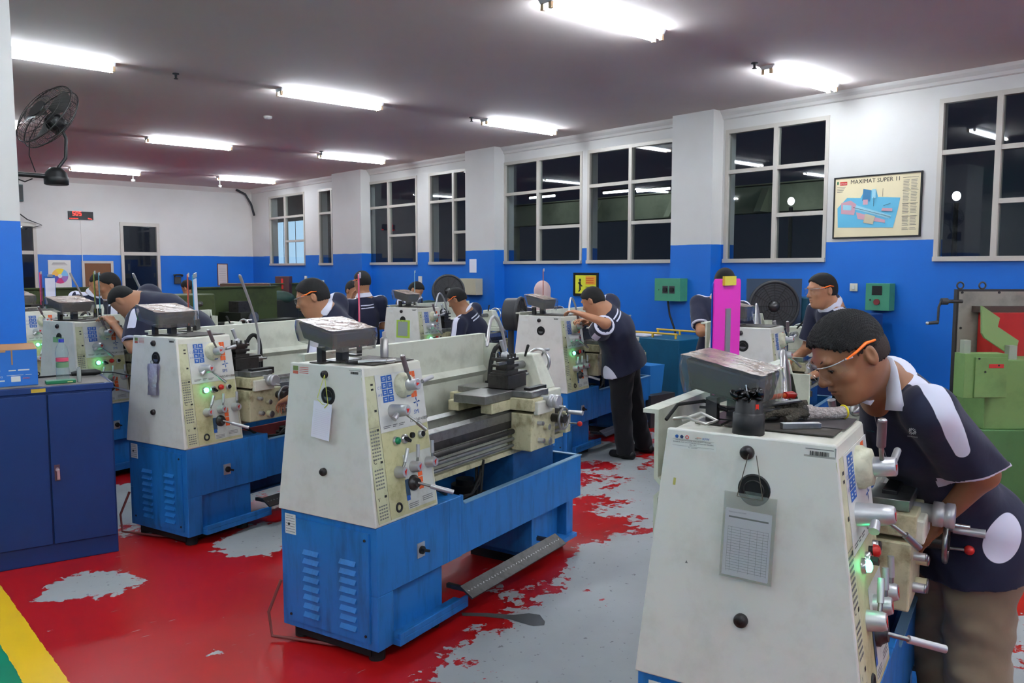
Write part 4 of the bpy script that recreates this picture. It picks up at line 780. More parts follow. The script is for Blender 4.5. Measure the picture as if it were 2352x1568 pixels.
# ================= RIGHT WALL THINGS =================
def onwall(y0,y1,z0,z1,nm,lab,cat,d=.02,X=XW,bg=WPRINT,fr=None,fw=.02,draw=None,bevel=0,part='face'):
    t=thing(nm,lab,cat,(X,(y0+y1)/2,(z0+z1)/2),-math.pi/2); w_,h_=(y1-y0)/2,(z1-z0)/2   # local x = -Y, local -y = toward room
    m=MB(); m.box(-w_,w_,-d,0,-h_,h_,bg)
    if draw: draw(m,w_,h_,-d-.001)
    m.build(part,t,bevel=bevel)
    if fr:
        m=MB()
        for a in ((-w_-fw,w_+fw,h_,h_+fw),(-w_-fw,w_+fw,-h_-fw,-h_),(-w_-fw,-w_,-h_,h_),(w_,w_+fw,-h_,h_)): m.box(a[0],a[1],-d-.008,0,a[2],a[3],fr)
        m.build('frame',t)
    return t
def maxi(m,w_,h_,y):
    R=(1,0,0); U=(0,0,1); e=(0,0); LB_=mat('poster_sky',(96,176,206),.6); PK=mat('poster_pink',(196,150,160),.6); LB2=mat('poster_pale_blue',(150,200,214),.6)
    m.text('MAXIMAT SUPER 11',(-.27,y,h_-.062),R,U,.058,INK,depth=.001)
    m.box(-w_+.05,-w_+.125,y-.001,y,h_-.07,h_-.035,RED); m.text('EMCO',(-w_+.055,y-.0015,h_-.063),R,U,.024,WPRINT,depth=.001)
    m.box(-w_+.018,-w_+.034,y-.001,y,h_-.06,h_-.03,mat('poster_green',(40,110,70),.5))
    for i in range(4): m.box(-w_+.02,-w_+.11-i*.01,y-.001,y,h_-.09-i*.016,h_-.086-i*.016,GINK)
    m.prism([(-.39,y,-.2),(.18,y,-.22),(.22,y,-.05),(.24,y,.07),(.02,y,.09),(.0,y,.16),(-.12,y,.16),(-.16,y,.09),(-.3,y,.10),(-.4,y,0)],(0,-1,0),.001,LB_)
    yy=y-.0012
    # generic exploded lathe illustration: head, bed, column, wheel, chips
    for pts,mt in (([(-.36,-.06),(-.22,-.08),(-.2,.03),(-.26,.07),(-.36,.05)],PK),([(-.34,-.02),(-.25,-.03),(-.25,.02),(-.34,.03)],LB2),([(-.22,-.02),(.14,-.13),(.16,-.10),(-.2,.02)],LB2),([(-.2,-.05),(.1,-.14),(.1,-.17),(-.18,-.12)],PK),
        ([(-.14,.06),(-.06,.05),(-.05,.16),(-.13,.18)],mat('poster_mid_blue',(60,120,160),.6)),([(-.13,.02),(-.08,.02),(-.08,.07),(-.13,.07)],PK),([(-.04,.08),(.0,.08),(.0,.17),(-.04,.17)],LB2),([(-.12,-.16),(-.02,-.18),(.0,-.10),(-.1,-.07)],mat('poster_sand',(190,178,150),.6)),([(.06,-.05),(.17,-.06),(.17,-.03),(.07,-.02)],PK)):
        yy-=.0007; m.prism([(p[0],yy,p[1]) for p in pts],(0,-1,0),.0005,mt)
    for (a,b) in (((-.23,0),(.15,-.11)),((-.02,.0),(-.02,.09)),((.08,.0),(.15,.02)),((.07,.09),(.07,.17))): m.tube([(a[0],yy-.001,a[1]),(b[0],yy-.001,b[1])],.0016,DGREY,4)
    for c in range(2):
        for i in range(34):
            if i%8==7: continue
            m.box(.265+c*.075,.325+c*.075-.004*(i%3),y-.001,y,.235-i*.0145,.239-i*.0145,GINK)
    for i in range(4): m.box(.26,.41,y-.001,y,.26-i*.125,.263-i*.125,INK)
onwall(3.41,4.27,1.975,2.575,'framed_poster','framed cream poster of a blue lathe drawing titled MAXIMAT SUPER 11','poster',.012,bg=mat('poster_cream',(226,212,174),.35),fr=BLACK,fw=.014,draw=maxi)
onwall(4.0,4.08,1.42,1.50,'wall_switch','cream wall switch beside the small green control box','switch',.012,bg=mat('switch_cream',(210,206,186),.4),draw=lambda m,w_,h_,y:m.box(-.015,.015,y-.006,y,-.02,.02,WPRINT),bevel=.002)
GRN=mat('control_box_green',(66,140,108),.45,dirt=.2,dirtc=(40,90,70))
def gb1(m,w_,h_,y):
    for x in (-.03,.07): m.cyl((x,y,.0),(x,y-.015,.0),.03,BLACK,n=18); m.box(x-.04,x+.04,y-.002,y,-.045,.045,DGREY)
    m.box(-.13,-.12,y-.002,y,-.01,.005,INK)
t=onwall(5.98,6.36,1.265,1.535,'control_box','wide green switch box on the pillar with two dark dials','control box',.14,XW-.2,GRN,draw=gb1,bevel=.004,part='enclosure')
m=MB(); m.tube([(-.05,-.06,-.135),(-.02,-.06,-.3),(.06,-.05,-.5),(.08,-.04,-.8)],.012,BLACK,8); m.build('cable',t)
def gb2(m,w_,h_,y): m.box(-.055,.045,y-.004,y,.02,.11,BLACK); m.cyl((.0,y,-.05),(0,y-.02,-.05),.03,mat('estop_red_brown',(120,50,50),.4),n=18); m.cyl((-.07,y,-.03),(-.07,y-.008,-.03),.008,INK,n=10)
onwall(3.62,3.86,1.235,1.505,'control_box','narrow green switch box with a black window above a red button','control box',.12,bg=GRN,draw=gb2,bevel=.004,part='enclosure')
def ysign(m,w_,h_,y):
    m.box(-w_+.02,w_-.02,y-.001,y,-h_+.02,h_-.02,mat('sign_yellow',(210,210,50),.5)); m.box(.0,w_-.03,y-.002,y-.001,.0,h_-.03,mat('sign_orange',(220,150,50),.5)); 
    m.box(-.12,-.09,y-.003,y-.001,-.07,.04,INK); m.ell((-.105,y-.002,.06),(.02,.002,.02),INK); m.obox((-.10,y-.002,.0),(.09,.002,.02),rotm('Y',.6),INK); m.obox((-.11,y-.002,-.08),(.06,.002,.02),rotm('Y',-.8),INK)
    for i in range(3): m.box(.01,.15,y-.003,y-.002,.02+i*.03,.028+i*.03,RED)
    for i in range(3): m.box(.0,.14,y-.003,y-.002,-.10+i*.03,-.09+i*.03,mat('sign_olive',(90,100,40),.5))
onwall(7.60,8.03,1.29,1.58,'safety_sign','yellow safety sign in a black frame behind the bending student','sign',.012,bg=BLACK,fr=BLACK,fw=.015,draw=ysign)
onwall(9.95,10.12,1.59,1.80,'paper_notice','white paper notice taped on the pillar above a cream box','notice',.004,XW-.2,PAPER)
onwall(9.80,10.20,1.25,1.50,'junction_box','cream metal box on the pillar beside a dark fan','box',.14,XW-.2,mat('box_cream',(176,170,148),.5),bevel=.004,part='enclosure')
for k,(px,py) in enumerate(((703,640),(742,650),(966,642))):
    p=PX(px,py,XW); onwall(p[1]-.05,p[1]+.05,p[2]-.06,p[2]+.06,'wall_switch',['small white switch on the far right wall left of the standing pair','small white switch on the far wall above the first profile students head','small white switch above the boy bowed over a far lathe'][k],'switch',.012,bg=WPRINT)
# industrial fans
def drumfan(p,az,r,lab,square):
    t=thing('industrial_fan',lab,'fan',(p[0],p[1],0),az); z=p[2]
    m=MB()
    if square:
        H_=r*1.12; n=32
        for k in range(4):
            R=rotm('Y',k*math.pi/2)
            pts=[R@V(-H_,0,H_),R@V(-H_,0,-H_)]+[R@V(-r*math.cos(a),0,r*math.sin(a)) for a in np.linspace(-math.pi/4,math.pi/4,9)]
            m.prism([V(q[0],0,q[2]+z) for q in pts],(0,1,0),.03,mat('fan_frame_blue_grey',(52,70,92),.5))
    m.ring((0,0,z),(0,1,0),r,.016,DGREY,40,8); m.lathe((0,.0,z),(0,1,0),[(0,r),(.14,r*.98)],DGREY,40); m.build('shroud',t)
    m=MB()
    for k in range(5):
        a0=k*1.2566; vs=[]
        for i in range(5):
            a=a0+i*.13
            for rr in (.06,r*.5,r*.93): vs.append((rr*math.cos(a),.05+.035*(i/2-1)*(1.2-rr),z+rr*math.sin(a)))
        m.add(vs,[(i*3+j,i*3+j+1,(i+1)*3+j+1,(i+1)*3+j) for i in range(4) for j in range(2)],mat('fan_blade_dark',(46,46,48),.35,.3),True)
    m.build('blades',t)
    m=MB(); m.lathe((0,.0,z),(0,-1,0),[(-.08,.06),(.0,.06),(.02,.045),(.04,.03),(.042,.001)],mat('fan_hub',(80,80,80),.3,.6),24); m.build('hub',t)
    m=MB()
    for rr in np.linspace(.08,r*.97,7): m.ring((0,-.012,z),(0,1,0),rr,.0018,WIRE,40,4)
    for k in range(12): a=k*math.pi/6; m.cyl((.05*math.cos(a),-.012,z+.05*math.sin(a)),(r*math.cos(a),-.012,z+r*math.sin(a)),.002,WIRE,n=4)
    m.build('grille',t)
    m=MB(); m.cyl((0,.1,.04),(0,.1,z-r),.03,DGREY); m.lathe((0,.1,0),(0,0,1),[(0,.28),(.03,.27),(.05,.05)],DGREY,28); m.build('stand',t)
drumfan(P(1778,703,8.3),-.72,.245,'large dark industrial fan in a square frame against the right blue wall',True)
drumfan(P(1030,668,11.6),-.5,.22,'dark industrial fan beside the cream box on the pillar',False)
drumfan(P(1196,722,8.0),.5,.16,'small black fan behind the readout of the window side lathe',False)
# cabinets by the right wall
TEAL=mat('teal_blue_paint',(22,92,126),.45,dirt=.3,dirtc=(16,60,86))
t=thing('tool_cabinet','teal blue tool cabinet with yellow rails on top behind the heavy student','cabinet',(7.25,5.45,0))
m=MB(); m.hexa([(0.08,0.05,0),(.7,0.05,0),(.7,.8,0),(.08,.8,0)],[(0,0,.88),(.75,0,.88),(.75,.85,.88),(0,.85,.88)],TEAL); m.build('body',t,bevel=.01)
m=MB(); m.box(-.004,0.0,.45,.58,.66,.72,mat('plate_cream',(200,196,160),.5)); m.build('label_plate',t)
for x in (.1,.6):
    m=MB(); m.cyl((x,.1,.93),(x,.78,.93),.012,mat('rail_yellow',(210,170,60),.5)); 
    for y in (.12,.44,.76): m.cyl((x,y,.88),(x,y,.93),.014,MATS['rail_yellow'])
    m.build('rail',t)
m=MB(); m.prism([(0,0,0),(.3,0,0),(.3,.3,.0),(0.02,.33,.0)],(0,0,1),.012,PAPER); tag(m.build('paper_stack',loc=(7.3,5.95,.885)),'white papers lying on the teal tool cabinet','paper')
m=MB(); m.hexa([(0,0,0),(.2,0,0),(.2,.22,0),(0,.22,0)],[(-.02,-.02,.3),(.22,-.02,.3),(.22,.24,.3),(-.02,.24,.3)],mat('bin_blue',(40,120,190),.5)); p=P(1492,905,8.6); tag(m.build('plastic_bin',loc=(p[0],p[1],p[2])),'small light blue bin between the heavy student and the teal cabinet','bin')
m=MB(); m.box(-.1,.3,-.1,.3,0,p[2],DGREY); tag(m.build('low_stool',loc=(p[0],p[1],0)),'dark low stool under the light blue bin','stool')
t=thing('machine_cabinet','dark blue cabinet with a silver knob behind the instructor','cabinet',(7.55,3.66,0))
m=MB(); m.box(0,.6,0,.50,0,1.21,mat('deep_blue',(22,58,116),.5)); m.build('body',t,bevel=.01); m=MB(); m.lathe((0,.1,1.08),(-1,0,0),[(0,.02),(.02,.02),(.05,.035),(.055,.03)],CHROME,18); m.build('knob',t); m=MB(); m.box(-.006,0,.05,.45,.2,1.15,mat('deep_blue2',(20,50,104),.45)); m.build('door',t)
m=MB(); m.box(0,.4,0,.5,0,1.36,mat('teal_dark',(20,72,92),.5)); tag(m.build('machine_column',loc=(7.7,4.22,0),bevel=.01),'dark teal machine column between the big fan and the instructor','machine')
# ================= GREEN SHEAR MACHINE AT THE RIGHT =================
SG=mat('shear_green',(112,146,84),.5,dirt=.5,dirtc=(70,96,52),scale=5); SGD=mat('shear_green_lower',(74,116,66),.5,dirt=.5,dirtc=(48,80,46),scale=4)
az=-HEAD; o=P(2183,1000,5.6); t=thing('workshop_machine','green machine with a red guard, grey back plate and hand crank at the right wall','machine',(o[0],o[1],0),az)
def q5(px,py,d): v=P(px,py,d)-V(o[0],o[1],0); c,s=math.cos(-az),math.sin(-az); return V(v[0]*c-v[1]*s,v[0]*s+v[1]*c,v[2])
a=q5(2183,664,5.6); 
m=MB(); m.box(0,.95,0,.04,0,a[2],mat('plate_dark_edge',(44,40,38),.5)); m.box(.012,.94,-.006,0,.3,a[2]-.015,mat('plate_grey_dusty',(140,134,122),.6,dirt=.6,dirtc=(90,84,76)))
for (x,z) in ((.03,1.49),(.28,1.49),(.5,1.49),(.03,1.25),(.03,1.05)): m.cyl((x,-.006,z),(x,-.012,z),.008,INK,n=10)
for x in (.03,.18): m.ring((x,.02,a[2]+.025),(0,1,0),.022,.006,DGREY)
m.build('back_plate',t)
m=MB(); m.box(.14,.55,-.20,-.02,.80,1.36,mat('guard_red',(176,36,30),.45,dirt=.3,dirtc=(110,26,22))); m.box(.52,.56,-.22,-.02,.8,1.38,DGREY); m.box(.1,.56,-.10,-.006,1.36,1.40,mat('shaft_brown',(70,56,48),.5)); m.build('guard',t)
m=MB(); z0=0
pts=[(2256,702),(2297,730),(2292,750),(2340,782),(2336,798),(2310,808),(2262,776),(2256,765)]
m.prism([q5(x,y,5.25) for x,y in pts],(0,1,0),.02,mat('arm_green',(128,156,96),.5)); m.build('blade_arm',t)
b0=q5(2217,813,5.0); b1=q5(2311,914,5.0)
m=MB(); m.box(b0[0],b1[0],b0[1],b0[1]+.12,b1[2],b0[2],SG); m.box(b0[0]+.06,b1[0]-.01,b0[1]-.012,b0[1],b1[2]+.005,b0[2]-.02,SG); x=q5(2284,840,5.0); m.box(x[0]-.04,x[0]+.05,b0[1]-.014,b0[1]-.012,x[2]-.012,x[2]+.012,mat('label_red',(190,50,44),.5)); 
for (u,v) in ((.08,.9),(.2,.75),(.12,.6)): m.cyl((b0[0]+u,b0[1]-.012,b1[2]+.27*v),(b0[0]+u,b0[1]-.016,b1[2]+.27*v),.006,INK,n=8)
m.build('control_housing',t,bevel=.004)
c0=q5(2270,828,5.13); m=MB(); m.box(c0[0],c0[0]+.9,c0[1]+.02,c0[1]+.35,.64,c0[2],SG); m.box(c0[0]-.02,c0[0]+.9,c0[1]-.01,c0[1]+.35,0,.64,SGD)
for (u,v) in ((.07,1.0),(.12,1.02),(.12,.95)): m.cyl((c0[0]+u,c0[1]+.02,v),(c0[0]+u,c0[1]+.014,v),.012,INK,n=10)
m.build('base_cabinet',t,bevel=.006)
m=MB(); e=q5(2318,812,5.2); m.box(e[0],e[0]+.05,e[1],e[1]+.05,.9,e[2]+.05,mat('post_pale',(150,158,140),.5)); m.build('post',t); m=MB(); m.box(b0[0]+.02,b0[0]+.06,b0[1]+.05,b0[1]+.1,b0[2],b0[2]+.08,MATS['post_pale']); m.build('post',t)
m=MB(); k1=q5(2210,692,5.4); k0=q5(2162,692,5.4); kA=q5(2156,705,5.4); kB=q5(2154,740,5.4); kC=q5(2130,742,5.4)
m.cyl(k1,k0,.012,STEELD); m.cyl(k0-V(.0,0,0),k0+V(.04,0,0),.022,DGREY); m.tube([k0,kA,kB],.008,STEELD,8); m.cyl(kB,kC,.013,DGREY,.010); m.ell(kC,(.011,.011,.011),CHROME); m.build('hand_crank',t)
m=MB(); 
for z in (.93,.86,.8): m.cyl((.02,-.05,z),(.16,-.05,z),.012,STEEL)
m.box(.02,.3,-.04,-.0,.6,.95,INK); m.build('rods',t)
m=MB(); m.box(.0,.16,0,.30,0,.13,mat('pedal_black',(20,20,22),.5)); m.box(.01,.15,.01,.29,.13,.14,BLACK); 
m.build('pedal_box',loc=tuple(LP('E',.98,-.36,0)),rz=YAW,bevel=.01); o_=bpy.data.objects['pedal_box']; tag(o_,'black plastic box on the floor below the nearest lathe','box')
# ================= OLD GREEN LATHES BEHIND =================
OG=mat('old_lathe_green',(66,78,40),.5,dirt=.7,dirtc=(38,44,24),scale=5); OGD=mat('old_lathe_dark',(34,38,30),.5)
def oldlathe(x,y,lab,s=1):
    t=thing('old_lathe',lab,'lathe',(x,y,0),YAW)
    m=MB(); m.box(0,.6,0,.5,.7,1.32,OG); m.build('headstock',t,bevel=.02)
    m=MB(); m.box(0,.6,0,.5,0,.7,OG); m.box(1.7,2.1,0,.5,0,.7,OG); m.box(.6,2.1,.02,.48,.55,.72,OG); m.build('base',t,bevel=.01)
    m=MB(); m.box(.6,2.15,.1,.4,.82,.92,OGD); m.box(.6,2.15,.12,.38,.72,.82,OG); m.build('bed',t)
    m=MB(); m.box(.62,2.1,.5,.52,.75,1.38,OG); m.box(.62,2.1,.46,.52,1.38,1.40,OG); m.build('splash_guard',t)
    m=MB(); m.box(1.0,1.3,0,.45,.92,1.05,OGD); m.box(1.05,1.25,.1,.3,1.05,1.2,STEELD); m.lathe((1.15,0,.98),(0,-1,0),[(0,.02),(.08,.02),(.08,.08),(.1,.08)],STEEL,20); m.build('carriage',t)
    m=MB(); m.lathe((.6,.25,1.1),(1,0,0),[(0,.12),(.1,.12),(.12,.06)],STEELD,24); m.build('chuck',t)
    for (u,v) in ((.15,1.2),(.35,1.2),(.2,1.0),(.4,1.0)): m=MB(); m.lathe((u,0,v),(0,-1,0),[(0,.035),(.03,.03),(.05,.015)],STEEL,14); m.build('control_knob',t)
    return t
oldlathe(3.75,10.6,'old olive green lathe behind the orange clipboard')
oldlathe(5.3,12.6,'old olive green lathe behind the first profile student')
oldlathe(1.4,11.4,'old olive green lathe far left behind the bending students')
def hump(px,py,d,lab):
    p=P(px,py,d); t=thing('grinding_machine',lab,'machine',(p[0],p[1],0),YAW); m=MB(); m.box(-.25,.25,-.2,.2,0,p[2]-.12,OGD); m.build('base',t,bevel=.02)
    m=MB(); m.ell((0,0,p[2]-.12),(.30,.22,.14),mat('hump_green',(20,52,42),.6)); m.build('cover',t)
    return t
hump(640,670,13.6,'dark green humped machine cover in front of the far window'); hump(985,692,12.6,'dark green machine hump left of the student with a headband of glasses')
p=P(565,658,12.5); m=MB(); m.box(-.35,.35,-.2,.2,0,p[2]+.05,mat('wood_brown',(84,58,42),.6)); tag(m.build('wooden_crate',loc=(p[0],p[1],0),rz=-.5),'brown wooden crate below the far framed notice','crate')
p=P(652,650,14.6); m=MB(); m.box(-.12,.12,-.12,.12,0,p[2]+.12,mat('dark_red_brown',(74,40,40),.5)); m.box(-.02,.02,-.125,-.12,p[2]-.1,p[2]+.08,RED); tag(m.build('grinder_housing',loc=(p[0],p[1],0),rz=-.7,bevel=.05),'dark brown rounded machine housing with a red stripe below the farthest window','machine')
# pink rag/tarp in B's tray
t_=LP('B',1.05,.35,.32); m=MB(); m.box(-.28,.5,-.16,.18,0,.02,mat('pink_sheet',(214,110,110),.6)); m.box(-.28,.5,.16,.18,0,.2,MATS['pink_sheet']); tag(m.build('plastic_sheet',loc=tuple(t_),rz=YAW),'pink plastic sheet in the chip tray of the second lathe','sheet')
# hanging cable seen at left edge
m=MB(); m.tube([(3.35,YB-.05,2.9),(3.7,YB-.1,2.6),(3.95,YB-.1,2.5),(3.7,YB-.1,2.42)],.012,BLACK,6); tag(m.build('loose_cable'),'loose black cable beside the far left door','cable')
# oil stain on floor
m=MB(); import math as _m
st=P(1215,1410,1); r=st-V(0,0,CAMH); c0=V(0,0,CAMH)+r*(-CAMH/r[2]); 
def fp(px,py): a=P(px,py,1); r=a-V(0,0,CAMH); v=V(0,0,CAMH)+r*(-CAMH/r[2]); return (v[0],v[1],.0012)
pts=[fp(*p) for p in ((1060,1407),(1120,1408),(1180,1412),(1215,1408),(1240,1412),(1252,1428),(1250,1436),(1225,1438),(1195,1430),(1170,1422),(1110,1416),(1062,1414))]
m.add([V(*p) for p in pts],[tuple(range(len(pts)))[::-1]],mat('oil_film',(84,84,80),.35)); o_=m.build('oil_stain'); o_['kind']='stuff'; tag(o_,'dark wet oil streak on the grey floor by the middle lathe','stain')
# ================= PEOPLE (implicit surfaces) =================
def cone(a,b,ra,rb,k=.02,flat=None,caps=(),op='add'):
    a=V(*a); b=V(*b); ab=b-a; L2=ab@ab+1e-12
    def f(p):
        q=p-a
        if flat is not None:
            n,s=flat; dn=q@n; q=q+dn[...,None]*n*(s-1); 
        t=np.clip((q@ab)/L2,0,1); d=np.linalg.norm(q-t[...,None]*ab,axis=-1)-(ra+(rb-ra)*t)
        for (c,n) in caps: d=np.maximum(d,(p-c)@n)
        return d
    R=max(ra,rb); return (op,f,np.minimum(a,b)-R,np.maximum(a,b)+R,k)
def elli(c,B,r,k=.02,caps=(),op='add',jit=0):
    c=V(*c); r=V(*r); B=np.array(B)   # rows: axes
    def f(p):
        q=(p-c)@B.T; k0=np.linalg.norm(q/r,axis=-1)+1e-9; k1=np.linalg.norm(q/(r*r),axis=-1)+1e-9; d=k0*(k0-1)/k1
        for (cc,n) in caps: d=np.maximum(d,(p-cc)@n+(jit*(np.sin(p@V(210,170,90))*np.sin(p@V(-130,220,60)+1)+.6*np.sin(p@V(420,-380,240))) if jit else 0))
        return d
    e=np.abs(B).T@r; return (op,f,c-e,c+e,k)
def grid_axis(lo,hi,h,fine=None,hf=None):
    x=lo; out=[x]
    while x<hi:
        x+= hf if (fine and fine[0]<=x<=fine[1]) else h; out.append(x)
    return np.array(out)
def surf(prims,h,fine=None,hf=None,noise=0):
    lo=np.min([p[2] for p in prims if p[0]=='add'],0)-.03; hi=np.max([p[3] for p in prims if p[0]=='add'],0)+.03
    A=[grid_axis(lo[i],hi[i],h,(fine[0][i],fine[1][i]) if fine else None,hf) for i in range(3)]
    F=np.full([len(a) for a in A],.06,np.float32)
    for op,f,l,u,k in prims:
        mg=max(.035,k+.012)
        s=[slice(max(0,np.searchsorted(A[i],l[i]-mg)-1),min(len(A[i]),np.searchsorted(A[i],u[i]+mg)+1)) for i in range(3)]
        if any(q.start>=q.stop for q in s): continue
        X=np.stack(np.meshgrid(A[0][s[0]],A[1][s[1]],A[2][s[2]],indexing='ij'),-1); d=f(X); G=F[s[0],s[1],s[2]]
        if op=='add': hh=np.clip(.5+.5*(G-d)/k,0,1); G2=G*(1-hh)+d*hh-k*hh*(1-hh); G2=np.minimum(G2,.06)
        elif op=='cut': G2=np.maximum(G,d)
        else: d=-d; hh=np.clip(.5-.5*(G-d)/k,0,1); G2=G*(1-hh)+d*hh+k*hh*(1-hh)
        F[s[0],s[1],s[2]]=G2
    S=F<0; nx,ny,nz=F.shape
    c=np.zeros((nx-1,ny-1,nz-1),np.int8)
    for i in (0,1):
        for j in (0,1):
            for k in (0,1): c+=S[i:nx-1+i,j:ny-1+j,k:nz-1+k]
    act=(c>0)&(c<8); I=np.argwhere(act); idx=-np.ones(act.shape,np.int64); idx[tuple(I.T)]=np.arange(len(I))
    acc=np.zeros((len(I),3)); cnt=np.zeros(len(I)); co=[np.array(q) for q in np.ndindex(2,2,2)]
    def pos(J): return np.stack([A[0][J[:,0]],A[1][J[:,1]],A[2][J[:,2]]],-1)
    for a in co:
        for ax in range(3):
            if a[ax]: continue
            b=a.copy(); b[ax]=1; Ja=I+a; Jb=I+b; fa=F[tuple(Ja.T)]; fb=F[tuple(Jb.T)]; m=(fa<0)!=(fb<0)
            t=np.where(m,fa/(fa-fb+1e-12),0)[:,None]; pp=pos(Ja)*(1-t)+pos(Jb)*t; acc+=np.where(m[:,None],pp,0); cnt+=m
    verts=acc/np.maximum(cnt,1)[:,None]; faces=[]
    for ax in range(3):
        o=[i for i in range(3) if i!=ax]; n=[nx,ny,nz]
        sl0=[slice(1,n[i]-1) for i in range(3)]; sl0[ax]=slice(0,n[ax]-1); sl1=list(sl0); sl1[ax]=slice(1,n[ax])
        a=S[tuple(sl0)]; b=S[tuple(sl1)]; E=np.argwhere(a!=b); 
        if not len(E): continue
        off=np.array([1,1,1]); off[ax]=0; G=E+off; sg=a[tuple(E.T)]
        def ci(d1,d2): q=G.copy(); q[:,o[0]]+=d1; q[:,o[1]]+=d2; return idx[tuple(q.T)]
        q=np.stack([ci(-1,-1),ci(0,-1),ci(0,0),ci(-1,0)],-1)
        flip=(~sg) if ax!=1 else sg; q[flip]=q[flip][:,::-1]; faces.append(q)
    return verts,np.concatenate(faces)
def surf_obj(name,prims,h,m,parent=None,fine=None,hf=None,mask=None,smooth=2,wr=0,wrf=None):
    v,f=surf(prims,h,fine,hf)
    # light laplacian smoothing
    e=np.concatenate([f[:,[0,1]],f[:,[1,2]],f[:,[2,3]],f[:,[3,0]]])
    for _ in range(smooth):
        s=np.zeros_like(v); n=np.zeros(len(v)); np.add.at(s,e[:,0],v[e[:,1]]); np.add.at(s,e[:,1],v[e[:,0]]); np.add.at(n,e[:,0],1); np.add.at(n,e[:,1],1); v=v*.5+.5*s/np.maximum(n,1)[:,None]
    if wrf is not None: v=wrf(v,f)
    me=bpy.data.meshes.new(name); me.vertices.add(len(v)); me.loops.add(len(f)*4); me.polygons.add(len(f))
    org=np.array(parent.location) if parent else np.zeros(3)
    me.vertices.foreach_set('co',(v-org).ravel()); me.loops.foreach_set('vertex_index',f.ravel()); me.polygons.foreach_set('loop_start',np.arange(len(f))*4)
    me.polygons.foreach_set('use_smooth',np.ones(len(f),bool)); me.update(calc_edges=True); me.validate()
    me.materials.append(m)
    if mask is not None:
        a=me.attributes.new('panel','FLOAT','POINT'); a.data.foreach_set('value',mask(v).astype(np.float32))
    o=bpy.data.objects.new(name,me); COL.objects.link(o)
    if parent: o.parent=parent
    return o
def cloth_mat(name,c1,c2,rough=.8):
    m=mat(name,c1,rough,bump=.25,bscale=9); nt=m.node_tree; b=nt.nodes['Principled BSDF']
    if c2:
        a=nt.nodes.new('ShaderNodeAttribute'); a.attribute_name='panel'; r=nt.nodes.new('ShaderNodeMapRange'); r.inputs[1].default_value=-.0008; r.inputs[2].default_value=.0008
        nt.links.new(a.outputs['Fac'],r.inputs[0]); x=nt.nodes.new('ShaderNodeMix'); x.data_type='RGBA'; x.inputs[6].default_value=lin(c1); x.inputs[7].default_value=lin(c2); nt.links.new(r.outputs[0],x.inputs[0]); nt.links.new(x.outputs[2],b.inputs['Base Color'])
    b.inputs['Sheen Weight'].default_value=.1
    return m
SHIRT=cloth_mat('navy_shirt_cloth',(19,23,50),(216,216,232)); TROUB=cloth_mat('black_trousers_cloth',(16,16,20),None,.9); TROUK=cloth_mat('khaki_trousers_cloth',(132,116,92),None); SCARF=cloth_mat('pale_pink_scarf_cloth',(196,168,166),None)
def skin(n,c):
    m=mat(n,c,.45,dirt=.25,dirtc=tuple(int(q*.8) for q in c),scale=14); m.node_tree.nodes['Principled BSDF'].inputs['Subsurface Weight'].default_value=.08; m.node_tree.nodes['Principled BSDF'].inputs['Subsurface Radius'].default_value=(.01,.004,.002); return m
SK1=skin('skin_brown',(150,104,74)); SK2=skin('skin_tan',(176,124,92)); HAIR=mat('black_hair',(13,11,11),.7,bump=.5,bscale=420); 
GOR=mat('glasses_temple_orange',(250,116,30),.35)
def nrm(v): v=V(*v); return v/np.linalg.norm(v)
def basis(f,u):
    f=nrm(f); l=nrm(np.cross(u,f)); u=np.cross(f,l); return f,u,l    # forward, up, left
def head_prims(c,f,u,l,s=1,detail=True):
    B=np.array([f,l,u]); q=lambda x,y,z: V(*c)+s*(f*x+l*y+u*z); K=s
    P_=[elli(q(-.006,0,.028),B,V(.093,.075,.088)*s,.02),elli(q(.03,0,-.040),B,V(.060,.055,.070)*s,.03),
        cone(q(-.015,0,-.03),q(.035,0,-.075),.055*s,.042*s,.03),elli(q(.062,0,-.092),B,V(.022,.026,.018)*s,.02),
        cone(q(.0,.042,-.05),q(.055,.018,-.09),.016*s,.014*s,.02),cone(q(.0,-.042,-.05),q(.055,-.018,-.09),.016*s,.014*s,.02)]
    if detail:
        P_+=[cone(q(.080,0,.020),q(.103,0,-.020),.0075*s,.0105*s,.014),elli(q(.103,0,-.024),B,V(.0115,.0115,.010)*s,.008),
          elli(q(.093,.012,-.028),B,V(.009,.006,.007)*s,.006),elli(q(.093,-.012,-.028),B,V(.009,.006,.007)*s,.006),
          cone(q(.079,-.034,.031),q(.079,.034,.031),.011*s,.011*s,.012),
          elli(q(.090,.031,.010),B,V(.016,.018,.011)*s,.012,op='sub'),elli(q(.090,-.031,.010),B,V(.016,.018,.011)*s,.012,op='sub'),
          elli(q(.069,.031,.009),B,V(.0135,.014,.012)*s,.006),elli(q(.069,-.031,.009),B,V(.0135,.014,.012)*s,.006),
          elli(q(.058,.038,-.02),B,V(.02,.02,.018)*s,.02),elli(q(.058,-.038,-.02),B,V(.02,.02,.018)*s,.02),
          elli(q(.086,0,-.050),B,V(.011,.022,.0055)*s,.006),elli(q(.084,0,-.063),B,V(.011,.019,.007)*s,.006),elli(q(.097,0,-.0565),B,V(.010,.026,.0014)*s,.003,op='sub')]
    for y in (1,-1):
        P_+=[elli(q(-.016,.076*y,-.002),B,V(.017,.010,.031)*s,.006),elli(q(-.012,.087*y,.001),B,V(.009,.007,.018)*s,.004,op='sub')]
    return P_
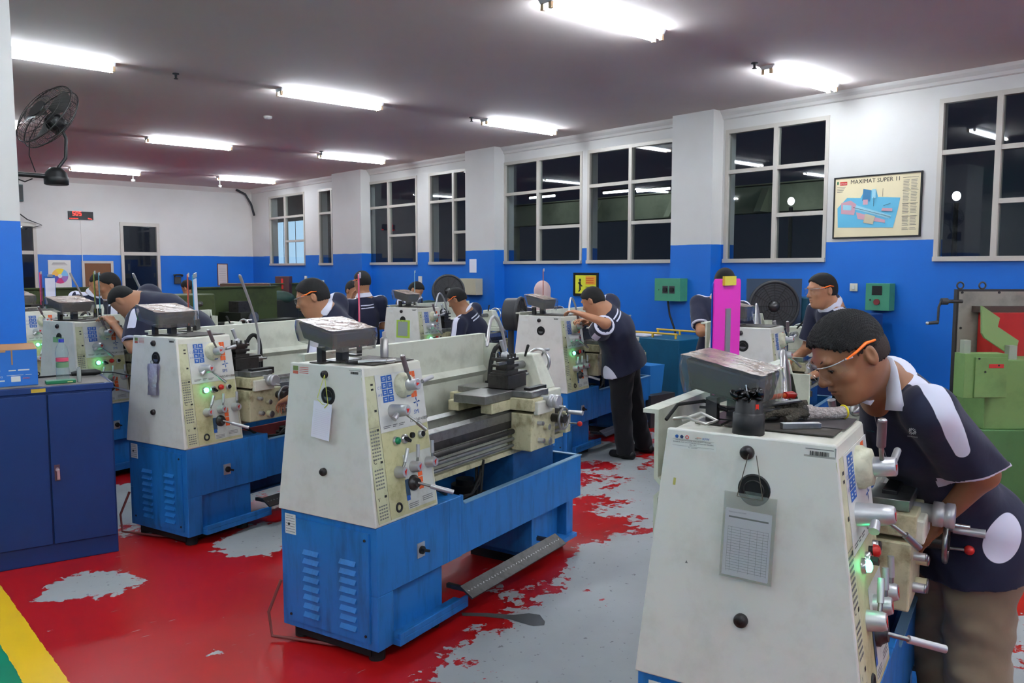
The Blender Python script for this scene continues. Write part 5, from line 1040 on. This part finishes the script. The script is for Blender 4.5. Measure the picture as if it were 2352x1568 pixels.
def hair_prims(c,f,u,l,s=1,big=.009):
    B=np.array([f,l,u]); q=lambda x,y,z: V(*c)+s*(f*x+l*y+u*z)
    # hair keeps above a hairline made of three planes
    top=elli(q(-.004,0,.034),B,V(.094+big,.0745+big*.5,.086+big*.7)*s,.01,caps=[(q(.072,0,.072),nrm(f*.9-u*.8)),(q(-.02,0,.020),nrm(f*.35-u))],jit=.004)
    nape=elli(q(-.030,0,.0),B,V(.077+big*.3,.068+big*.2,.085)*s,.02,caps=[(q(-.028,0,0),f),(q(0,0,-.036),-u)],jit=.004)
    side=elli(q(-.012,0,.02),B,V(.08,.0775,.07)*s,.01,caps=[(q(.03,0,.02),nrm(f*1-u*.5)),(q(0,0,.014),-u)],jit=.004)
    return [top],[nape,side]
def hand_prims(w_,d,n,s=1,curl=.5,side=1,k=.007):
    """w_ wrist, d direction, n palm normal (towards which fingers curl)"""
    d=nrm(d); n=nrm(V(*n)-d*(V(*n)@d)); t=np.cross(d,n)*side; w_=V(*w_); out=[]
    for i in range(4):
        y=(-.030+.020*i)*s; base=w_+d*.085*s+t*y; out.append(cone(w_+d*.01*s+t*y*.6,base,.016*s,.0125*s,.012))
        L=[.045,.050,.046,.036][i]*s; a=0; p=base
        for j,(ln,r) in enumerate(((L,.0095),(L*.62,.0085),(L*.5,.0078))):
            a+=curl*(.9 if j else .7); v=d*math.cos(a)+n*math.sin(a)+t*(i-1.5)*.06; p2=p+nrm(v)*ln; out.append(cone(p,p2,r*s,r*.92*s,k)); p=p2
    b=w_+d*.02*s-t*.022*s; m1=b+(d*.7-t*.75+n*.35)*.042*s; m2=m1+(d*.85-t*.2+n*.45)*.034*s; m3=m2+(d*.9+n*.4+t*.15)*.026*s
    out+= [cone(b,m1,.014*s,.012*s,.01),cone(m1,m2,.0105*s,.0098*s,k),cone(m2,m3,.0095*s,.008*s,k)]
    return out
def seg(p,a,b):
    a=V(*a); b=V(*b); ab=b-a; t=np.clip(((p-a)@ab)/(ab@ab+1e-12),0,1); return np.linalg.norm(p-a-t[:,None]*ab,axis=1)
def person(label,head,pelvis,face,hup=None,arms=None,s=1.0,h=.013,skinm=SK2,glasses=False,trou=TROUB,legs=True,chest=None,scarf=False,feet=None,detail=True,headh=.005,backmark=False,neckw=0,group=None,bigs=1.0):
    """head, pelvis: world points; face: facing direction of the head; chest: facing of the torso"""
    H_=V(*head); Q=V(*pelvis); cf=nrm(chest if chest is not None else face); ff=nrm(face)
    sp=H_-Q; up0=V(0,0,1)
    Nb=Q+(H_-Q)*.80; Nb=Nb-nrm(cf)*.02; ax=nrm(Nb-Q)
    tf,tu,tl=basis(cf,ax); tf=np.cross(tl,tu)
    if hup is None: hup=nrm(ax*.5+up0)
    f,u,l=basis(ff,hup); f=ff; l=nrm(np.cross(hup,f)); u=np.cross(f,l)
    sh={}; 
    for y,nm in ((1,'L'),(-1,'R')): sh[nm]=Nb+tl*.185*s*y-tu*.055*s
    el={}; hd={}
    for nm in 'LR':
        y=1 if nm=='L' else -1
        e,hh=(arms or {}).get(nm,(None,None))
        if e is None: e=sh[nm]+(V(0,0,-.27)+tl*.05*y+tf*.03)*s
        if hh is None: hh=V(*e)+(nrm(cf*.9+V(0,0,-.2)-tl*.3*y))*.25*s
        el[nm]=V(*e); hd[nm]=V(*hh)
    root=thing('person',label,'person',(Q[0],Q[1],0),0,group)
    body=head_prims(H_,f,u,l,s,detail)
    body+=[cone(H_-u*.05*s-f*.022*s,Nb+tu*.02,.050*s,.058*s,.03),cone(Nb-tu*.02,Nb-tu*.25,.095*s*bigs,.10*s*bigs,.05,(tf,1.2)),cone(Q+tu*.02,Nb-tu*.2,.12*s*bigs,.11*s*bigs,.05,(tf,1.15)),
           cone(sh['L'],sh['R'],.045*s,.045*s,.05)]
    hips={}
    for nm in 'LR':
        y=1 if nm=='L' else -1; hips[nm]=Q+tl*.09*s*y-V(0,0,.03)
        hv=hd[nm]-el[nm]; body+=[cone(sh[nm],el[nm],.048*s*bigs,.039*s,.03),cone(el[nm],hd[nm],.039*s,.026*s,.02)]
        body+=hand_prims(hd[nm],hv,(arms or {}).get('n'+nm,V(0,0,-1)),s,(arms or {}).get('curl',.55),y,)
    ft={}
    for nm in 'LR':
        y=1 if nm=='L' else -1
        if feet: ft[nm]=V(*feet[0 if nm=='L' else 1])
        else: ft[nm]=V(Q[0],Q[1],0)+tl*V(1,1,0)*.13*s*y
        ft[nm][2]=.09
        if legs:
            kn=(hips[nm]+ft[nm])/2+nrm(cf*V(1,1,0)+1e-6)*.02; body+=[cone(hips[nm],kn,.085*s,.055*s,.04),cone(kn,ft[nm],.055*s,.04*s,.03)]
    body_o=surf_obj('body',body,h,skinm,root,fine=(H_-.15*s,H_+.15*s),hf=headh)
    # hair / scarf
    if not scarf:
        hp=hair_prims(H_,f,u,l,s); surf_obj('hair',hp[0]+hp[1],headh,HAIR,root)
    else:
        B=np.array([f,l,u]); surf_obj('headscarf',[elli(H_-f*.016+u*.03,B,V(.105,.092,.10)*s,.03),cone(H_-u*.02-f*.03,Nb-tu*.02,.085*s,.115*s,.05),cone(Nb-tu*.02,Nb-tu*.10,.13*s,.16*s,.06,(tf,1.3))],.007,SCARF,root)
    # shirt
    hem=Q-V(0,0,.10)*s*1; hn=nrm(-tu*.5-V(0,0,.6))
    pr=[cone(Q-tu*.04,Nb-tu*.22,.150*s*bigs,.135*s*bigs,.06,(tf,1.25)),cone(Nb-tu*.20,Nb-tu*.06,.135*s*bigs,.10*s*bigs,.06,(tf,1.15)),cone(Q-V(0,0,.02),Q-V(0,0,.14)*s,.155*s*bigs,.165*s*bigs,.05,(tf,1.2)),cone(sh['L'],sh['R'],.062*s,.062*s,.05),cone(Nb-tu*.05,Nb+tu*.045,.092*s,.066*s,.03)]
    cuts=[('cut',(lambda c_,n_:(lambda p:(p-c_)@n_))(hem,hn),hem-.4,hem+.4,.01)]
    cuff={}
    slv=[]
    for nm in 'LR':
        d=nrm(el[nm]-sh[nm]); ce=sh[nm]+(el[nm]-sh[nm])*.80; cuff[nm]=(ce,d)
        bg=1+(bigs-1)*.4; slv.append(cone(sh[nm]-d*.0,ce+d*.03,.068*s*bigs,.076*s*bg,.03,caps=[(ce,d)]))
    pl=[]
    for nm in 'LR':
        y=1 if nm=='L' else -1; e=cuff[nm][0]; o_=nrm(np.cross(el[nm]-sh[nm],tf)*-y+tl*y*.4)
        pl+= [(Nb+tl*.075*s*y+tu*.03*s,sh[nm]+tu*.055*s,.026*s),(sh[nm]+tu*.055*s,sh[nm]+tu*.02+(e-sh[nm])*.40+tl*y*.06*s,.020*s)]
    side_c=[(Q+tl*.165*s*bigs*y-V(0,0,.02)+tf*.06,) for y in (1,-1)]
    def mask(v):
        m=np.full(len(v),-1.)
        for nm in 'LR':
            y=1 if nm=='L' else -1; q=v-Nb; la=(q@tl)*y
            m=np.maximum(m,np.minimum(np.minimum(la-.055*s,.205*s-la),np.minimum(.034*s-np.abs(q@tf-.012),(q@tu)+.12*s)))
            q=v-sh[nm]; d=nrm(el[nm]-sh[nm]); L_=np.linalg.norm(el[nm]-sh[nm]); o_=tl*y-d*((tl*y)@d); o_=nrm(o_+tf*.25-d*((tf*.25)@d)); c_=np.cross(d,o_); t_=q@d
            m=np.maximum(m,np.minimum(np.minimum(t_+.06*s,.50*L_-t_),np.minimum(.030*s-np.abs(q@c_),(q@o_)-.01)))
        for (c_,) in side_c:
            q=v-c_; m=np.maximum(m,.070*s-np.sqrt((q@tf)**2+(q@V(0,0,1)*.62)**2+np.maximum(0,np.abs(q@tl)-.05)**2*4))
        for nm in 'LR':
            c_,d=cuff[nm]; q=v-c_; r=np.linalg.norm(q-(q@d)[:,None]*d,axis=1); m=np.maximum(m,np.where((r<.11*bigs)&(r>.056*s*(1+(bigs-1)*.4))&(np.abs(q@d)<.04),q@d+.010,-1))
        if backmark:
            for k in range(2):
                c_=Nb-tu*(.07+.03*k)-tf*.10; q=v-c_; m=np.maximum(m,np.where(q@tf<.03,np.minimum(.006-np.abs(q@tu),.075-np.abs(q@tl)),-1))
        return m
    def wr(v,f_):
        n=np.sin(v[:,0]*31+v[:,2]*17+3*np.sin(v[:,1]*13))*np.sin(v[:,1]*27-v[:,2]*11+2*np.sin(v[:,0]*9)); c0=np.mean(v,0)
        d=v-(Q+((v-Q)@ax)[:,None]*ax); d/=np.linalg.norm(d,axis=1)[:,None]+1e-6; return v+d*(n*.0035)[:,None]
    surf_obj('shirt',pr+cuts+slv,h*.8,SHIRT,root,mask=mask,wrf=wr)
    # collar
    if not scarf:
        nk=nrm(H_-u*.05-Nb); cb=Nb+nk*.035
        surf_obj('collar',[cone(cb-nk*.02,cb+nk*.03,.096*s,.069*s,.01,caps=[(cb+nk*.03,nk),(cb-nk*.02,-nk)]),cone(cb-nk*.05,cb+nk*.08,.060*s,.056*s,.004,op='sub')],.006,mat('collar_white',(216,216,230),.8),root)
    if legs:
        tp=[]
        for nm in 'LR':
            kn=(hips[nm]+ft[nm])/2+nrm(cf*V(1,1,0)+1e-6)*.02; e=ft[nm]+V(0,0,-.05)
            tp+= [cone(hips[nm],kn,.100*s*(1+(bigs-1)*.5),.085*s,.03),cone(kn,e,.085*s,.078*s,.03,caps=[(V(0,0,.035),V(0,0,-1))])]
        tp.append(cone(hips['L'],hips['R'],.105*s*(1+(bigs-1)*.5),.105*s*(1+(bigs-1)*.5),.04,(tf,1.1)))
        surf_obj('trousers',tp,h,trou,root,wrf=lambda v,f_: v+nrm(cf)*(.004*np.sin(v[:,2]*38+np.sin(v[:,0]*40)*1.5))[:,None])
        for nm in 'LR':
            d=nrm(cf*V(1,1,0)+1e-6); b=V(ft[nm][0],ft[nm][1],0); surf_obj('shoe',[cone(b+V(0,0,.035)-d*.06,b+V(0,0,.03)+d*.13,.038,.034,.02,caps=[(V(0,0,.002),V(0,0,-1))]),cone(b+V(0,0,.04),b+V(0,0,.09),.042,.04,.03)],.009,mat('shoe_black',(18,18,20),.5),root)
    if glasses: make_glasses(root,H_,f,u,l,s,4)
    return root,dict(f=f,u=u,l=l,tf=tf,tu=tu,tl=tl,Nb=Nb,sh=sh,Q=Q)
def make_glasses(root,c,f,u,l,s=1,n=10):
    org=np.array(root.location); q=lambda x,y,z: V(*c)+s*(f*x+l*y+u*z)-org
    m=MB()
    for y in (1,-1):
        vs=[]; N=10
        for i in range(N):
            a=math.radians(8+74*i/(N-1)); x=.045+.062*math.cos(a)**.8; yy=.012+.066*math.sin(a)
            for z in (.026,.004,-.022): vs.append(q(x+(.004 if z==.004 else 0)-(.004 if z<0 else 0),yy*y,z+.012*(-z>0)*(i/N)))
        m.add(vs,[(i*3+j,i*3+j+1,(i+1)*3+j+1,(i+1)*3+j) for i in range(N-1) for j in range(2)],LENS,True)
    g=m.build('safety_glasses',root)
    m=MB(); m.tube([q(.103,y*.001,.026) for y in (-9,9)],.0022*s,LENS,8)
    for y in (1,-1): m.tube([q(.045+.062*math.cos(math.radians(a))**.8,(.012+.066*math.sin(math.radians(a)))*y,.026) for a in range(8,84,15)],.0016*s,mat('lens_rim',(190,190,195),.15,.3),6); m.tube([q(.055,.080*y,.026),q(.035,.083*y,.022)],.003*s,mat('lens_rim',(190,190,195),.2),6)
    m.build('rim',g)
    for y in (1,-1):
        m=MB(); m.tube([q(.052,.081*y,.025),q(.02,.084*y,.028),q(-.015,.083*y,.034),q(-.045,.078*y,.026)],[.0032*s,.0038*s,.0048*s,.003*s],GOR,8); m.build('temple',g)
Rv=V(math.cos(HEAD),-math.sin(HEAD),0); Fv=V(math.sin(HEAD),math.cos(HEAD),0); UP=V(0,0,1)
def D(r,fw,up=0): return nrm(Rv*r+Fv*fw+UP*up)
# --- P1: foreground student
def hero():
    Hc=P(1952,819,2.27); s=1.02; f=D(-.85,-.17,-.50); u0=D(-.5,.0,.86); l=nrm(np.cross(u0,f)); u=np.cross(f,l)
    Q=P(2228,1215,2.60); Nb=P(2035,882,2.40)
    shL=P(2135,945,2.24); shR=P(2065,925,2.57); elL=P(2258,1088,2.32); hdL=P(2165,1185,2.42); elR=P(2110,1120,2.75); hdR=P(2060,1190,2.66)
    root=thing('person','student in navy and white shirt and clear safety glasses leaning over the nearest lathe','person',(Q[0],Q[1],0))
    ax=nrm(Nb-Q); chest=D(-.85,-.35,-.4); tl=nrm(np.cross(ax,chest)); tf=np.cross(tl,ax); tu=ax
    b=head_prims(Hc,f,u,l,s)
    qh=lambda x,y,z: Hc+s*(f*x+l*y+u*z)
    b+=[cone(qh(-.030,0,-.045),Nb+tu*.01,.050,.060,.03),cone(qh(.0,0,-.08),Nb+tf*.045-tu*.03,.03,.045,.035),cone(Nb-tu*.04,Nb-tu*.25,.095,.10,.05,(tf,1.2)),cone(Q+tu*.02,Nb-tu*.2,.12,.11,.05,(tf,1.15)),cone(shL,shR,.045,.045,.05),
        cone(shL,elL,.050,.042,.03),cone(elL,hdL,.042,.029,.02),cone(shR,elR,.048,.040,.03),cone(elR,hdR,.040,.027,.02)]
    b+=hand_prims(hdL,P(2105,1232,2.44)-hdL,D(-.3,.5,-.8),1,.6,1,.004)+hand_prims(hdR,P(2040,1215,2.62)-hdR,D(0,.2,-1),1,.7,-1,.004)
    hipL=P(2258,1275,2.54); hipR=P(2178,1275,2.70); fL=P(2262,1700,2.56)*V(1,1,0); fR=P(2178,1700,2.74)*V(1,1,0)
    for a,c in ((hipL,fL),(hipR,fR)): k=(a+c)/2+D(-1,0)*.02; b+=[cone(a,k,.085,.055,.04),cone(k,c+V(0,0,.08),.055,.042,.03)]
    surf_obj('body',b,.010,SK1,root,fine=(Hc-.145,Hc+.145),hf=.0028,smooth=1)
    hp=hair_prims(Hc,f,u,l,s,.013); HD=lambda v,f_: v+(v-Hc)/np.linalg.norm(v-Hc,axis=1)[:,None]*(.0013*np.sin(v@V(700,300,-400))*np.sin(v@V(-350,650,500))+.0012*np.sin(v@V(160,210,-190)))[:,None]
    o=surf_obj('hair',hp[0],.0022,HAIR,root,smooth=1,wrf=HD); surf_obj('hair_fade',hp[1],.0025,mat('hair_fade_dark_brown',(46,33,27),.75,bump=.4,bscale=500),root,smooth=1)
    # eyes and brows
    oo=np.array(root.location)
    for y in (1,-1):
        m=MB(); m.ell(qh(.0735,.031*y,.006)-oo,(.0095,.0105,.0098),mat('eye_white',(200,190,184),.2),14,10,np.array([f,l,u]).T); m.ell(qh(.0815,.031*y,.002)-oo,(.003,.005,.005),mat('iris_dark',(26,18,14),.1),12,8,np.array([f,l,u]).T); m.build('eye',root)
        m=MB(); m.tube([qh(.0895,.013*y,.030)-oo,qh(.087,.026*y,.036)-oo,qh(.072,.045*y,.031)-oo],[.0022,.0035,.0018],HAIR,6); m.build('eyebrow',root)
        m=MB(); m.tube([qh(.0835,.020*y,.006)-oo,qh(.0865,.031*y,.0085)-oo,qh(.078,.043*y,.004)-oo],[.0012,.0018,.001],HAIR,6); m.build('eyelashes',root)
    m=MB(); LP_=mat('lips_brown',(128,76,66),.4); m.ell(qh(.0875,0,-.0515)-oo,(.0095,.0195,.004),LP_,14,8,np.array([f,l,u]).T); m.ell(qh(.0858,0,-.0625)-oo,(.0095,.017,.005),LP_,14,8,np.array([f,l,u]).T); m.build('lips',root)
    make_glasses(root,Hc,f,u,l,s)
    # shirt
    ceL=shL+(elL-shL)*.94; dL=D(.29,-.1,-.95); ceR=shR+(elR-shR)*.75; dR=nrm(elR-shR)
    hemc=P(2235,1305,2.6); hn=nrm(-V(0,0,1)+Rv*.18)
    pr=[cone(Q-tu*.04,Nb-tu*.22,.155,.145,.06,(tf,1.2)),cone(Nb-tu*.20,Nb-tu*.055,.155,.105,.06,(tf,1.1)),cone(hipL+V(0,0,.1),hipL-V(0,0,.12),.128,.138,.05),cone(hipR+V(0,0,.1),hipR-V(0,0,.12),.13,.14,.05),cone(Q-V(0,0,.02),Q-V(0,0,.26),.160,.165,.05,(tf,1.2)),cone(shL,shR,.066,.062,.05),cone(Nb-tu*.06,Nb+tu*.005,.085,.064,.03),
        ('cut',lambda p:(p-hemc)@hn,hemc-.4,hemc+.4,.01),
        cone(shL,ceL+dL*.03,.072,.086,.03,caps=[(ceL,dL)]),cone(shR,ceR+dR*.03,.07,.085,.03,caps=[(ceR,dR)]),
        cone(elL-dL*.16,ceL+dL*.05,.062,.068,.01,caps=[],op='sub') if 0 else cone(ceL-dL*.04,ceL+dL*.08,.070,.076,.008,op='sub')]
    def wr(v,f_):
        d=v-(Q+((v-Q)@ax)[:,None]*ax); d/=np.linalg.norm(d,axis=1)[:,None]+1e-6
        n=np.sin(v[:,0]*23+v[:,2]*19+3*np.sin(v[:,1]*11))*np.sin(v[:,1]*21-v[:,2]*13+2*np.sin(v[:,0]*9))+.5*np.sin(v[:,2]*55+6*np.sin(v[:,0]*8+v[:,1]*7))
        return v+d*(n*.0038)[:,None]
    sh=surf_obj('shirt',pr,.0055,SHIRT,root,mask=lambda v:np.zeros(len(v)),wrf=wr)
    # collar: band and pointed flap
    nk=nrm(qh(-.03,0,-.05)-Nb); cb=Nb+nk*.012; WC=mat('collar_white',(216,216,230),.8)
    surf_obj('collar',[cone(cb-nk*.03,cb+nk*.035,.094,.068,.01,caps=[(cb+nk*.034,nk),(cb-nk*.02,-nk)]),cone(cb-nk*.08,cb+nk*.09,.070,.059,.004,op='sub')],.0035,WC,root)
    def flap(inn,out):
        m=MB(); vs=[]
        for (a_,b_) in zip(inn,out):
            p0=P(*a_)-oo; p1=P(*b_)-oo; mid=(p0+p1)/2-Fv*.006; vs+=[p0,mid,p1]
        n=len(inn); m.add(vs,[(i*3+j,i*3+j+1,(i+1)*3+j+1,(i+1)*3+j) for i in range(n-1) for j in range(2)],WC,True); o=m.build('collar_flap',root)
        k=o.modifiers.new('thickness','SOLIDIFY'); k.thickness=.003; k.offset=0
    flap([(2022,811,2.33),(2030,845,2.30),(2036,883,2.28),(2036,915,2.27),(2033,941,2.26)],[(2050,823,2.27),(2060,845,2.25),(2065,870,2.24),(2072,908,2.235),(2079,944,2.235)])
    flap([(1978,888,2.33),(1975,905,2.32),(1973,922,2.31)],[(2004,905,2.30),(2008,920,2.29),(2000,931,2.29)])
    # emblem on the chest: woven motif and letters
    # placed on the shirt surface by casting onto it
    me=sh.data; from mathutils.bvhtree import BVHTree
    bv=BVHTree.FromPolygons([tuple(v.co) for v in me.vertices],[tuple(p.vertices) for p in me.polygons])
    def cast(px,py,off=.0015):
        o=V(0,0,CAMH); d=P(px,py,1)-o; d/=np.linalg.norm(d); hit=bv.ray_cast(Vector(o-oo),Vector(d)); 
        if hit[0] is None: return P(px,py,2.15)-oo
        return V(*hit[0])-d*off
    # white shoulder band, hip patch and sleeve piping sewn into the shirt
    nv=len(me.vertices); vv=np.empty(nv*3); me.vertices.foreach_get('co',vv); vv=vv.reshape(-1,3); msk=np.full(nv,-1.)
    band=[(2050,852,.026),(2075,864,.027),(2109,872,.028),(2149,899,.030),(2176,948,.030),(2195,995,.027),(2211,1036,.020)]; bp=[cast(x,y,0) for x,y,_ in band]
    for i in range(len(bp)-1):
        a_,b_=bp[i],bp[i+1]; ab=b_-a_; t_=np.clip(((vv-a_)@ab)/(ab@ab+1e-9),0,1); msk=np.maximum(msk,band[i][2]*(1-t_)+band[i+1][2]*t_-np.linalg.norm(vv-a_-t_[:,None]*ab,axis=1))
    hp_=cast(2308,1238,0); q_=vv-hp_; msk=np.maximum(msk,.060-np.sqrt((((q_@Rv)-(q_@UP)*.15)*1.12)**2+((q_@UP)*.78)**2+((q_@Fv)*.5)**2))
    q_=vv+oo-ceL; rr_=np.linalg.norm(q_-(q_@dL)[:,None]*dL,axis=1); msk=np.maximum(msk,np.where((rr_<.12)&(rr_>.05)&(np.abs(q_@dL)<.03),q_@dL+.008,-1))
    me.attributes['panel'].data.foreach_set('value',msk.astype(np.float32))
    WM=mat('emblem_white',(196,200,206),.7); m=MB()
    c=cast(2096,990); r_=cast(2112,992)-c; u_=cast(2095,974)-c; r_/=np.linalg.norm(r_); u_/=np.linalg.norm(u_)
    for k in range(4):
        for sgn in (-1,0,1):
            a=k*math.pi/2+.785; dd=r_*math.cos(a)+u_*math.sin(a); ee=-r_*math.sin(a)+u_*math.cos(a)
            m.tube([c+dd*.004+ee*.005*sgn,c+dd*(.0135 if sgn==0 else .011)+ee*.005*sgn],.0013,WM,6)
    m.text('KEMNAKER',c-r_*.017-u_*.0225,r_,u_,.0065,WM,depth=.001); m.build('chest_emblem',sh)
    m=MB(); TL_=mat('emblem_teal',(40,120,126),.7); c=cast(2000,990); m.text('POLTEK',c-r_*.012,r_,u_,.008,TL_,depth=.003); m.build('chest_emblem',sh)
    m=MB(); pp=[cast(x,y,.002) for x,y in ((2006,938),(2010,960),(2020,1000),(2036,1050),(2052,1090))]; m.tube(pp,.0012,mat('placket_piping',(150,150,160),.7),6); m.build('placket_piping',sh)
    # trousers
    tp=[]
    for a,c in ((hipL,fL),(hipR,fR)): k=(a+c)/2+D(-1,0)*.02; tp+=[cone(a,k,.112,.092,.03),cone(k,c+V(0,0,.05),.092,.082,.03,caps=[(V(0,0,.03),V(0,0,-1))])]
    tp.append(cone(hipL-V(0,0,.02),hipR-V(0,0,.02),.11,.11,.05,(D(-1,0),1.15)))
    surf_obj('trousers',tp,.007,TROUK,root,wrf=lambda v,f_: v+D(-1,-.3)*(.006*np.sin(v[:,2]*34+2.2*np.sin(v[:,0]*16+v[:,1]*10))+.003*np.sin(v[:,2]*80+v[:,0]*50))[:,None])
    for c in (fL,fR):
        d=D(-1,.2); surf_obj('shoe',[cone(c+V(0,0,.035)-d*.06,c+V(0,0,.03)+d*.13,.038,.034,.02,caps=[(V(0,0,.002),V(0,0,-1))]),cone(c+V(0,0,.04),c+V(0,0,.09),.042,.04,.03)],.009,mat('shoe_black',(18,18,20),.5),root)
hero()
# --- P2 heavy student bending over G
Hh=P(1362,692,6.9)
person('heavy student in navy shirt and black trousers bending over a window side lathe, back turned',Hh,P(1432,822,7.15),D(-.75,.5,-.45),hup=D(-.3,.2,.9),chest=D(-.75,.6,-.4),bigs=1.32,
  arms=dict(L=(P(1392,742,6.65),P(1338,722,6.75)),R=(P(1400,760,7.4),P(1350,740,7.2)),nL=D(0,0,-1)),feet=(P(1437,1022,7.1),P(1480,1020,7.35)),h=.010,skinm=SK2,backmark=True)
# --- P3 student behind the pink board
person('student standing half hidden behind the tall pink clipboard',P(1664,650,6.75),P(1635,836,6.75),D(.55,.8,-.25),chest=D(.5,.85),arms=dict(L=(P(1610,762,6.6),P(1655,750,6.45)),R=(None,None)),h=.014)
# --- P4 instructor
person('man with short hair and orange armed glasses watching, in front of the dark blue cabinet',P(1888,668,5.9),P(1968,858,6.05),D(-.97,-.15,-.12),hup=D(-.12,0,1),chest=D(-.85,-.2,-.2),glasses=True,h=.013,s=1.04,backmark=True)
# --- P5 student in profile at B
person('student in profile with orange armed glasses right behind the middle lathe readout',P(718,684,5.15),P(818,850,5.4),D(-.93,-.12,-.32),hup=D(-.32,0,.94),chest=D(-.8,.3,-.35),glasses=True,h=.013)
# --- P11 bent student at C
person('student bowed deep over a lathe, rounded navy back beside the clipboards',P(284,692,6.3),P(425,760,6.5),D(-.55,.1,-.83),hup=D(-.8,.1,.55),chest=D(-.5,.35,-.8),h=.014,bigs=1.42,arms=dict(L=(P(305,800,6.05),P(262,745,6.2)),R=(P(300,780,6.8),P(258,745,6.6))),detail=False)
# --- P12 / P13 left
person('black haired student facing left between the yellow green clipboard and a bowed back',P(250,655,7.9),P(268,800,8.1),D(-.8,-.5,-.25),chest=D(-.7,-.3,-.2),h=.015)
person('student mostly hidden behind the yellow green clipboard',P(224,652,9.3),P(190,780,9.4),D(.6,-.6,-.3),chest=D(.5,-.5,-.3),h=.016)
# --- P14 far
person('far student behind the orange clipboard, only dark hair and shoulder visible',P(432,662,11.8),P(462,780,11.9),D(-.8,.3,-.3),chest=D(-.6,.5,-.3),h=.017,detail=False)
# --- P6 / P7 pair
person('standing student seen from behind beside one touching the face, in navy shirt',P(832,648,8.9),P(846,830,9.0),D(-.75,.6,-.1),chest=D(-.5,.85),h=.014,backmark=True,glasses=True)
person('standing student facing right with a hand raised to the face',P(812,668,9.4),P(800,812,9.45),D(.75,-.55,-.15),chest=D(.6,-.75),h=.014,arms=dict(R=(P(790,740,9.2),P(806,690,9.2)),L=(None,None),nR=D(.5,0,.5)))
# --- P8
person('boy bowed over a far lathe with his white collar up, facing right',P(955,668,10.6),P(915,760,10.8),D(.75,-.3,-.55),hup=D(.5,0,.8),chest=D(.7,-.3,-.5),h=.016,detail=False)
# --- P9
person('student bent over a lathe with white lettering across his navy back',P(1050,688,8.4),P(1118,835,8.55),D(-.8,.35,-.45),hup=D(-.45,.1,.9),chest=D(-.75,.45,-.3),h=.014,glasses=True,backmark=True,bigs=1.12,skinm=SK1)
# --- P10
person('woman in a pale pink headscarf and navy shirt seen from behind',P(1246,670,9.6),P(1252,850,9.6),D(.1,.98,-.1),chest=D(.05,1),h=.015,scarf=True)
